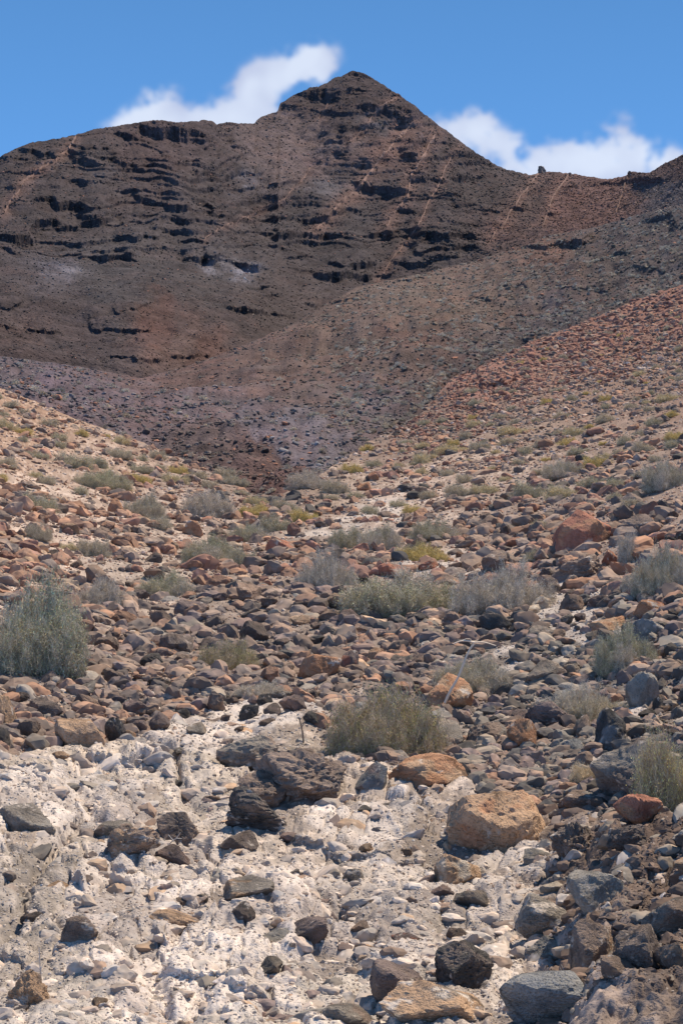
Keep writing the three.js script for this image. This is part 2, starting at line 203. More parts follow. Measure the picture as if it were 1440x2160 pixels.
const mountain = land('mountain', {
  du: 2.4, rows: 340, tile: 9, steep: 1.05, back: [[1.5, 0.6], [6, 5], [25, 25], [90, 90]], label: 'dark layered volcanic mountain with a pointed peak under the blue sky', category: 'mountain',
  foot: (u) => topM(u) + 55, crest: (u) => ridgeF(u) + 2.6 * noise(u / 17, 3, 1) + 2 * noise(u / 6.5, 9, 1) + 1.2 * noise(u / 3, 5, 4), depth: depthF, leak: 42,
  ledges: (u, v) => {
    const w = v + 20 * noise(u / 170, v / 220, 1) + 5 * noise(u / 40, v / 60, 6), rag = 0.2 * noise(u / 7, v / 5, 4) + 0.12 * noise(u / 3.2, v / 3, 9), big = 0.16 * noise(u / 120, v / 60, 2.7);
    const n = noise(u / 210, w / 8, 6.6) + rag + big, n2 = noise(u / 100, w / 4.6, 16.6) + rag * 0.8 + big;
    const zone = sstep(1150, 1000, u) * (0.55 + 0.45 * sstep(560, 520, v)) * (1 - 0.8 * Math.exp(-(((u - 610) / 75) ** 2) - ((v - 310) / 50) ** 2)) * (1 - 0.75 * sstep(545, 580, v) * sstep(660, 620, v));
    return Math.max(sF(u, v), sstep(0.17, 0.36, n) * 0.95 * zone, sstep(0.16, 0.36, n2) * 0.9 * zone);
  },
  shape: (p, u, v, r, out, S, gap) => { const fin = Math.max(0.7, gap * 1.3), n = relief(p, 60, Math.max(1, gap * 2.5), 0.47) * 4.2 + relief(p, 7, fin, 0.6, 2, 0.5) * 1.0 * (1 - 0.35 * S); out.set(0, CP * 0.35, 0.9).multiplyScalar(n * sstep(0, 60, v - ridgeF(u) + 8)); },
  color: (p, u, v) => {
    const wob = [38 * noise(u / 40, v / 24, 1) + 14 * noise(u / 9, v / 9, 2), 22 * noise(u / 50, v / 20, 3) + 9 * noise(u / 9, v / 8, 4)], c = palF(u, v, wob);
    const t = 1 + 0.4 * noise(p.x / 3, p.y / 1.6, p.z / 3) + 0.4 * noise(p.x / 0.9, p.y / 0.7, p.z / 0.9) + 0.2 * noise(p.x / 14, p.y / 6, p.z / 14), d = nearDike(u + wob[0] * 0.12, v + wob[1] * 0.1) * 0.55, red = 0.12 * Math.max(0, noise(p.x / 7, p.y / 5, p.z / 7 + 8));
    return [lerp(c[0] * 0.6, .16, d) * t * (1 + red), lerp(c[1] * 0.615, .1, d) * t, lerp(c[2] * 0.72, .085, d) * t * (1 - red * 0.4)];
  },
});
const STROKES_M = [[1100, 522, 1170, 515, 8], [1150, 518, 1235, 503, 14], [1370, 468, 1440, 455, 18], [1420, 480, 1480, 470, 20], [840, 592, 900, 590, 8], [1050, 607, 1120, 605, 6], [1090, 640, 1120, 640, 6], [1180, 600, 1280, 600, 4], [1112, 712, 1128, 712, 12], [1140, 640, 1250, 640, 7], [830, 785, 870, 783, 7], [920, 800, 960, 790, 9], [900, 815, 940, 812, 6], [370, 865, 420, 870, 5], [440, 860, 470, 860, 5], [500, 885, 540, 890, 5], [1210, 500, 1240, 492, 10], [1000, 628, 1040, 630, 6], [1260, 545, 1330, 540, 6], [1300, 575, 1400, 560, 5], [700, 640, 760, 625, 6], [950, 720, 1010, 715, 4], [1040, 690, 1080, 700, 5]];
const rimN = along([[-340, 690], [-100, 775], [0, 818], [70, 845], [150, 880], [230, 908], [300, 933], [420, 983], [480, 1015], [530, 1040], [580, 1046], [630, 1030], [690, 990], [740, 955], [780, 930], [830, 908], [870, 890], [905, 850], [950, 800], [1040, 760], [1130, 718], [1250, 672], [1350, 630], [1440, 600], [1560, 550], [1780, 470]]);
const sM = ledgeField(STROKES_M);
const palM = palette([[60, 775, .125, .110, .112], [200, 830, .135, .118, .124, .8], [100, 800, .14, .125, .14, .5], [350, 860, .13, .112, .115, .8], [300, 815, .14, .108, .098], [660, 938, .165, .16, .17, .4], [710, 940, .155, .15, .158, .35], [590, 912, .165, .16, .17, .45], [510, 890, .155, .148, .155, .45], [410, 868, .15, .142, .15, .45], [260, 838, .148, .138, .147, .5], [560, 960, .13, .095, .08, .6], [450, 930, .118, .095, .086], [480, 860, .145, .122, .118, .7], [550, 1000, .12, .085, .072], [900, 850, .098, .084, .078], [800, 850, .125, .112, .112, .8], [800, 760, .14, .108, .088], [600, 770, .135, .105, .088], [900, 650, .145, .118, .094], [850, 610, .15, .125, .1], [1000, 620, .145, .118, .095], [1100, 590, .13, .107, .088], [1100, 700, .094, .084, .08, .8], [1000, 770, .095, .08, .075, .7], [1160, 650, .11, .1, .1, .5], [1300, 560, .108, .095, .083], [1350, 490, .098, .09, .085], [1430, 520, .1, .092, .085], [1150, 535, .15, .104, .08, .6], [1040, 650, .14, .112, .09, .7], [400, 790, .135, .1, .083], [970, 810, .15, .092, .072, .5], [880, 720, .148, .105, .083, .7], [700, 720, .14, .112, .09]], 110);
const hillside = land('hillside', {
  du: 2.6, rows: 250, tile: 4, back: [[1, 0.4], [5, 3], [20, 16], [60, 50]], label: 'dark stony hillside dotted with scrub below the mountain', category: 'hillside',
  foot: (u) => rimN(u) + 60, crest: (u) => topM(u) + 2.4 * noise(u / 20, 8, 1) + 1.6 * noise(u / 7, 2, 1),
  depth: plate([[-340, 840, 66], [0, 880, 80], [0, 752, 172], [-340, 735, 150], [150, 770, 180], [300, 797, 188], [480, 742, 215], [620, 682, 250], [750, 606, 290], [900, 575, 305], [1000, 550, 315], [1150, 497, 322], [1250, 480, 318], [1350, 452, 305], [1440, 430, 290], [1780, 340, 250], [650, 1000, 74], [660, 940, 88], [450, 900, 108], [200, 850, 118], [900, 870, 112], [1000, 700, 190], [1200, 600, 228], [1440, 560, 206], [1100, 770, 160], [1440, 660, 165], [1780, 530, 140], [700, 800, 155], [500, 830, 145]]), leak: 34,
  ledges: (u, v) => Math.max(sM(u, v), sstep(0.42, 0.58, noise(u / 46 + 30, v / 10, 3.1) + 0.3 * noise(u / 14, v / 6, 8)) * 0.7),
  shape: (p, u, v, r, out, S, gap) => { const n = relief(p, 22, Math.max(r * 0.0016, gap * 2.5), 0.5) * 1.5 + relief(p, 3.2, Math.max(r * 0.0016, gap * 1.3), 0.58, 2, 0.5) * 0.42 + (Math.abs(noise((u + 0.35 * v) / 34 + 0.5 * noise(u / 60, v / 60, 2), v / 150, 4.4)) * 2 - 0.5) * 0.0011 * r; out.set(0, 0.8, 0.6).multiplyScalar(n * sstep(0, 45, v - topM(u) + 6)); },
  color: (p, u, v) => {
    const wob = [64 * noise(u / 50, v / 24, 21) + 34 * noise(u / 12, v / 8, 22), 34 * noise(u / 50, v / 22, 23) + 20 * noise(u / 12, v / 8, 24)], c = palM(u, v, wob), t = 1 + 0.36 * noise(p.x / 2, p.y / 1.2, p.z / 2) + 0.4 * noise(p.x / 0.5, p.y / 0.4, p.z / 0.5) + 0.2 * noise(p.x / 9, p.y / 5, p.z / 9), red = 0.14 * noise(p.x / 4, p.y / 3, p.z / 4 + 8);
    return [c[0] * t * 0.86 * (1 + red), c[1] * t * 0.77, c[2] * t * 0.84 * (1 - 0.3 * red)];
  },
});

/* ---------------- the gully floor and its near slopes ---------------- */
const STROKES_N = [[170, 1622, 250, 1628, 24], [250, 1628, 330, 1618, 24], [0, 1640, 100, 1648, 12], [600, 1748, 700, 1778, 16], [700, 1778, 800, 1795, 18], [800, 1795, 890, 1800, 12], [130, 2052, 260, 2075, 18], [360, 2068, 470, 2086, 20], [470, 2090, 560, 2110, 26], [330, 1982, 350, 2012, 14], [1080, 2010, 1170, 1995, 14], [1020, 810, 1070, 805, 16], [1000, 858, 1030, 858, 10], [1280, 742, 1320, 742, 6], [395, 1830, 450, 1845, 12], [240, 1835, 300, 1842, 10], [150, 1850, 180, 1900, 14], [1150, 1830, 1210, 1850, 14], [1270, 1830, 1320, 1870, 18], [620, 1850, 760, 1862, 8], [440, 1780, 520, 1790, 10], [1220, 1760, 1270, 1800, 16], [0, 2000, 60, 2020, 16], [400, 1920, 480, 1930, 6], [680, 2085, 760, 2095, 8]];
const CRUST = [[150, 1700, 190, 62], [40, 1760, 120, 40], [420, 1580, 120, 55], [560, 1510, 130, 42], [330, 1850, 210, 60], [700, 1900, 260, 85], [540, 1990, 260, 80], [850, 1860, 220, 60], [760, 1730, 150, 48], [1090, 1800, 120, 36], [900, 2010, 160, 50], [240, 1920, 130, 90], [1060, 2080, 50, 80], [330, 2050, 170, 60], [1010, 1900, 110, 60], [480, 2110, 200, 50], [1200, 1285, 110, 62], [1250, 1340, 80, 30], [800, 1078, 62, 30], [950, 1195, 95, 38], [700, 1125, 60, 22], [1350, 1480, 60, 30], [1100, 1390, 60, 16], [620, 1630, 60, 30]];
const palN = palette([[500, 1350, .24, .19, .16], [150, 1450, .24, .19, .16], [700, 1340, .23, .185, .157], [100, 1100, .43, .335, .275], [60, 1190, .44, .345, .285], [250, 990, .3, .215, .168], [380, 1090, .34, .265, .22], [420, 1010, .26, .195, .165], [60, 880, .30, .2, .145], [300, 1190, .34, .275, .23], [600, 1000, .16, .118, .1], [560, 1130, .28, .22, .185], [750, 1000, .30, .225, .18], [1000, 990, .35, .265, .215], [880, 1060, .36, .28, .235], [1300, 950, .25, .185, .15], [1200, 1080, .26, .2, .17], [1050, 1060, .27, .205, .17], [1300, 820, .22, .15, .118], [1100, 880, .24, .175, .14], [1250, 690, .2, .11, .084], [1400, 650, .21, .112, .086], [1100, 760, .22, .122, .094], [1000, 800, .25, .13, .1], [900, 890, .19, .138, .112], [1200, 1420, .18, .158, .145], [1000, 1570, .25, .212, .188], [1300, 1880, .15, .11, .09], [1400, 1800, .15, .108, .088], [1200, 1740, .21, .165, .14], [1400, 2080, .13, .1, .085], [100, 1650, .43, .365, .31], [60, 1950, .29, .25, .218], [400, 1650, .43, .37, .32], [200, 2130, .36, .318, .282], [1250, 2100, .24, .19, .165], [640, 1640, .29, .24, .205], [1000, 1950, .38, .325, .28], [700, 2050, .48, .425, .375], [850, 1430, .2, .16, .138], [780, 965, .2, .145, .118, .8], [885, 905, .165, .12, .098, .8], [930, 850, .17, .112, .09, .7], [690, 1012, .2, .15, .122, .7], [560, 1044, .2, .15, .125, .7], [480, 1005, .22, .16, .13, .7], [1180, 780, .2, .13, .102, .8], [1380, 740, .2, .125, .098, .8]], 120);
function crustAt(p, u, v) {
  let s = 0; const a = u + 70 * noise(p.x * 1.6, p.y * 1.6, p.z * 1.6) + 22 * noise(p.x * 6, p.y * 6, p.z * 6 + 3), b = v + 34 * noise(p.x * 1.7 + 9, p.y * 2, p.z * 1.7) + 12 * noise(p.x * 7, p.y * 7, p.z * 7);
  for (const [cu, cv, ru, rv] of CRUST) { const d = ((a - cu) / ru) ** 2 + ((b - cv) / rv) ** 2; if (d < 2) s = Math.max(s, 1 - sstep(0.5, 1.3, d)); }
  return s;
}
const sN = ledgeField(STROKES_N);
const ground = land('ground', {
  du: 2.5, rows: 600, tile: 0.32, ease: (t) => 1 - Math.pow(1 - t, 1.12), back: [[0.6, 0.15], [2.5, 1.2], [8, 6], [20, 17]], label: 'pale crusted gully floor rising into stony slopes', category: 'ground',
  foot: (u) => 2470, crest: (u) => rimN(u) + 3 * noise(u / 22, 4, 1) + 2 * noise(u / 7, 4, 6),
  depth: plate([[-340, 2300, 6.2], [0, 2160, 7.3], [720, 2160, 7.5], [1440, 2160, 6.9], [1780, 2300, 5.8], [720, 2300, 6.75], [0, 1770, 10.2], [720, 1770, 10.4], [1200, 1770, 10.1], [1440, 1770, 9.2], [0, 1500, 13.5], [720, 1500, 14.2], [1440, 1500, 12.8], [0, 1300, 17.6], [720, 1300, 19.5], [1440, 1300, 16.2], [0, 1150, 22.8], [660, 1150, 27], [1440, 1150, 20], [0, 1040, 29], [600, 1046, 38], [1440, 1030, 26], [0, 930, 38], [0, 818, 56], [150, 880, 52], [300, 933, 50], [420, 983, 46], [530, 1040, 40], [690, 990, 47], [870, 890, 70], [950, 800, 98], [1130, 718, 122], [1440, 600, 145], [1440, 750, 72], [1200, 850, 60], [1000, 950, 47], [1780, 470, 150], [-340, 690, 60]]),
  leak: 26, ledges: (u, v) => Math.max(v > 700 ? sN(u, v) : 0, v > 1500 ? sstep(0.4, 0.55, noise(u / 70 + 3, v / 16, 9.1) + 0.35 * noise(u / 20, v / 9, 4)) * 0.55 : 0),
  shape: (p, u, v, r, out, S, gap) => {
    const f1 = Math.max(r * 0.0014, gap * 2.5), fin = Math.max(r * 0.0014, gap * 1.25), K = 0.45, cr = v > 1480 ? crustAt(p, u, v) : 0, near = sstep(1450, 1600, v), bank = sstep(1120, 1300, u) * sstep(1700, 1820, v);
    let n = relief(p, 2.6, f1, 0.5) * 0.085 * (1 + 0.01 * r) + relief(p, 0.6, fin, 0.55, 2, K) * 0.04;
    n += cr * (0.02 + 0.03 * relief(p, 0.36, fin, 0.5, 1, K)) + near * (0.018 * relief(p, 0.2, fin, 0.66, 0, K) + 0.014 * relief(p, 0.09, fin, 0.7, 2, K)) + bank * (0.12 + 0.08 * relief(p, 0.4, fin, 0.6, 1, 0.7));
    if (near > 0) { const A = plateAt(p, 0.7), a = A.id * 0.06 + 0.05 * sstep(0.01, 0.14, A.f2 - A.f1), B = plateAt(p, 0.14), b = B.id * 0.03 + 0.022 * sstep(0.02, 0.22, B.f2 - B.f1); n += near * (a + b - 0.05) * (0.7 + 0.6 * noise(p.x, p.y, p.z * 0.7 + 4)); }
    out.set(0.02, 0.94, 0.3).multiplyScalar(n * sstep(-5, 30, v - rimN(u)));
  },
  color: (p, u, v, r) => {
    const wob = [40 * noise(p.x / 0.9, p.y, p.z / 1.4) + 14 * noise(p.x * 4, p.y * 4, p.z * 4), 26 * noise(p.x / 1.1 + 4, p.y, p.z / 1.5) + 10 * noise(p.x * 4, p.y * 4, p.z * 4 + 5)];
    let c = palN(u, v, wob); const cr = crustAt(p, u, v), n1 = noise(p.x * 3, p.y * 3, p.z * 3), n2 = grain(p, 0.1, r), n3 = grain(p, 0.035, r) + grain(p, 0.4, r, 5) * sstep(20, 40, r), n4 = grain(p, 0.016, r) + grain(p, 0.2, r, 3) * sstep(12, 25, r), m = noise(p.x * 1.3, p.y * 1.3, p.z * 1.3 + 7);
    const k = (v < 1420 ? 0.72 : 1) * sstep(0.25, 0.75, cr * 0.9 + 0.42 * n1 + 0.34 * n2 + 0.2 * n3 + 0.22 * m) * sstep(0.02, 0.25, cr), grey = sstep(-0.15, 0.45, m + 0.5 * n1 + 0.4 * n2), near = sstep(1450, 1600, v), A = near ? plateAt(p, 0.7).id : 0.5, B = near ? plateAt(p, 0.14).id : 0.5, pl = 1 + near * ((A - 0.5) * 0.3 + (B - 0.5) * 0.42), dirt = near * sstep(0.0, 0.45, 0.7 * n2 + 0.6 * n3 + 0.35 * m + 0.25 * n1) * 0.55, W = [lerp(lerp(.53, .40, grey), .24, dirt) * pl, lerp(lerp(.462, .348, grey), .195, dirt) * pl, lerp(lerp(.412, .318, grey), .168, dirt) * pl];
    if (near && B < 0.04) { const d = B < 0.03 ? [.25, .21, .185] : [.32, .26, .215]; W[0] = d[0]; W[1] = d[1]; W[2] = d[2]; }
    const pale = r > 16 ? sstep(0.05, 0.5, n2 + 0.5 * n3 + 0.5 * n4) * 0.35 * sstep(0.2, 0.33, c[0]) : sstep(0.1, 0.6, n2 + 0.5 * n3 + 0.4 * n1) * 0.4 * (1 - sstep(1150, 1260, u) * sstep(1680, 1760, v));
    c = [lerp(c[0], .56, pale) * pl, lerp(c[1], .47, pale) * pl, lerp(c[2], .4, pale) * pl];
    const t = 1 + 0.2 * n1 + 0.25 * n2 + 0.3 * n3 + 0.2 * n4, tw = 1 + 0.12 * n2 + 0.16 * n3 + 0.14 * n4 - 0.1 * sstep(0.3, 0.7, n3 + 0.4 * n4);
    return [0, 1, 2].map((i) => lerp(c[i] * t, W[i] * tw, k));
  },
});
console.log('land built');
/* ---------------- rocks ---------------- */
function rockShape(seed, { detail = 6, cuts = 12, rough = 0.06, pits = 0, soft = 0.03, size = [1, 1, 1], layers = 0, flatTop = 0, crack = 0, faces = null } = {}) {
  const rnd = rng(seed * 7919 + 13), planes = [];
  for (let i = 0; i < cuts + 5; i++) { const z = rnd() * 2 - 1, a = rnd() * 6.283, q = Math.sqrt(1 - z * z); planes.push([q * Math.cos(a), z, q * Math.sin(a), 0.5 + 0.26 * rnd()]); }
  if (faces) planes.splice(0, planes.length, ...faces);
  if (flatTop) planes.push([0.08, 0.99, 0.1, 0.5]);
  let g = new THREE.IcosahedronGeometry(1, detail); g.deleteAttribute('uv'); g.deleteAttribute('normal'); g = mergeVertices(g, 1e-5);
  const p = g.attributes.position, o = seed * 3.17, uvs = new Float32Array(p.count * 2);
  for (let i = 0; i < p.count; i++) {
    let x = p.getX(i), y = p.getY(i), z = p.getZ(i), r = 1.02;
    for (const [a, b, c, d] of planes) { const k = a * x + b * y + c * z; if (k > 0.05) { const t = d / k; const h = clamp(0.5 + 0.5 * (t - r) / (soft * 3), 0, 1); r = lerp(t, r, h) - soft * 3 * h * (1 - h); } }
    r *= 1 + rough * (1.1 * noise(x * 1.7 + o, y * 1.7, z * 1.7) + 0.8 * noise(x * 4 + o, y * 4, z * 4) + (detail > 5 ? 0.5 * noise(x * 9 + o, y * 9, z * 9) + 0.35 * noise(x * 18 + o, y * 18, z * 18) : 0));
    if (pits) r -= pits * (Math.max(0, noise(x * 5 + o, y * 5 + 3, z * 5) - 0.22) * 1.1 + Math.max(0, noise(x * 11 + o, y * 11 + 3, z * 11) - 0.2) * 0.6);
    if (layers) { const q = (x * 0.35 + y * 0.92 + 0.1 * noise(x * 2 + o, y * 2, z * 2)) * layers, f = q - Math.floor(q), h = noise(Math.floor(q) * 5.3 + o, x * 1.2, z * 1.2); r *= 1 + 0.12 * h - 0.07 * (f < 0.22 ? 1 : 0); }
    if (crack) { const q = x - 0.25 + 0.12 * noise(y * 3, z * 3, o); r -= crack * Math.exp(-((q / 0.045) ** 2)) * (y > -0.2 ? 1 : 0); }
    p.setXYZ(i, x * r * size[0], y * r * size[1], z * r * size[2]);
    uvs[i * 2] = Math.atan2(z, x) * 0.6; uvs[i * 2 + 1] = y * 0.9;
  }
  g.setAttribute('uv', new THREE.BufferAttribute(uvs, 2)); g.computeVertexNormals(); g = toCreasedNormals(g, detail > 5 ? 0.5 : 0.42);
  return g;
}
// mottling of the stone: base colour, a second colour in patches, pale caliche splashes
function stain(g, seed, a, b, pale, kb = 0.5, kp = 0.15) {
  const p = g.attributes.position, n = p.count, c = new Float32Array(n * 3), o = seed * 1.31;
  for (let i = 0; i < n; i++) {
    const x = p.getX(i), y = p.getY(i), z = p.getZ(i), m = sstep(-0.12, 0.25, noise(x * 1.3 + o, y * 1.3, z * 1.3) + 0.4 * noise(x * 4 + o, y * 4, z * 4) + (kb - 0.5) * 1.2), q = sstep(0.3, 0.42, noise(x * 2 + o + 9, y * 2, z * 2) + 0.5 * noise(x * 7 + o, y * 7, z * 7) + 0.3 * noise(x * 17 + o, y * 17, z * 17) - 0.38 + kp * 1.5), t = 1 + 0.2 * noise(x * 6, y * 6 + o, z * 6) + 0.22 * noise(x * 15, y * 15 + o, z * 15);
    for (let k = 0; k < 3; k++) c[i * 3 + k] = lerp(lerp(a[k], b[k], m) * t, pale[k], kp > 0 ? q : 0);
  }
  g.setAttribute('color', new THREE.BufferAttribute(c, 3)); return g;
}
const rockMat = (color = 0xffffff, bump = 0.02) => { const m = new THREE.MeshPhysicalMaterial({ color, vertexColors: true, roughness: 0.95, metalness: 0, bumpMap: pitTex, bumpScale: bump }); m.specularIntensity = 0.35; return m; };
const heroMat = rockMat(0xffffff, 0.02);
const RGB = { T: [.43, .285, .185], O: [.42, .228, .135], R: [.37, .17, .115], B: [.25, .187, .15], K: [.092, .084, .078], G: [.23, .2, .17], A: [.30, .272, .238], C: [.58, .48, .37], P: [.2, .153, .138], D: [.165, .132, .114], S: [.225, .222, .218] };
const PALE = [.56, .48, .41], used = new Map();
const numbered = (n) => { const k = used.get(n) || 0; used.set(n, k + 1); return k ? `${n}_${String(k).padStart(3, '0')}` : n; };
function tag(o, label, category, group) { o.userData = { label, category }; if (group) o.userData.group = group; o.castShadow = o.receiveShadow = true; return o; }
const rnd = rng(2024), UPV = new THREE.Vector3(0, 1, 0);
const taken = [];
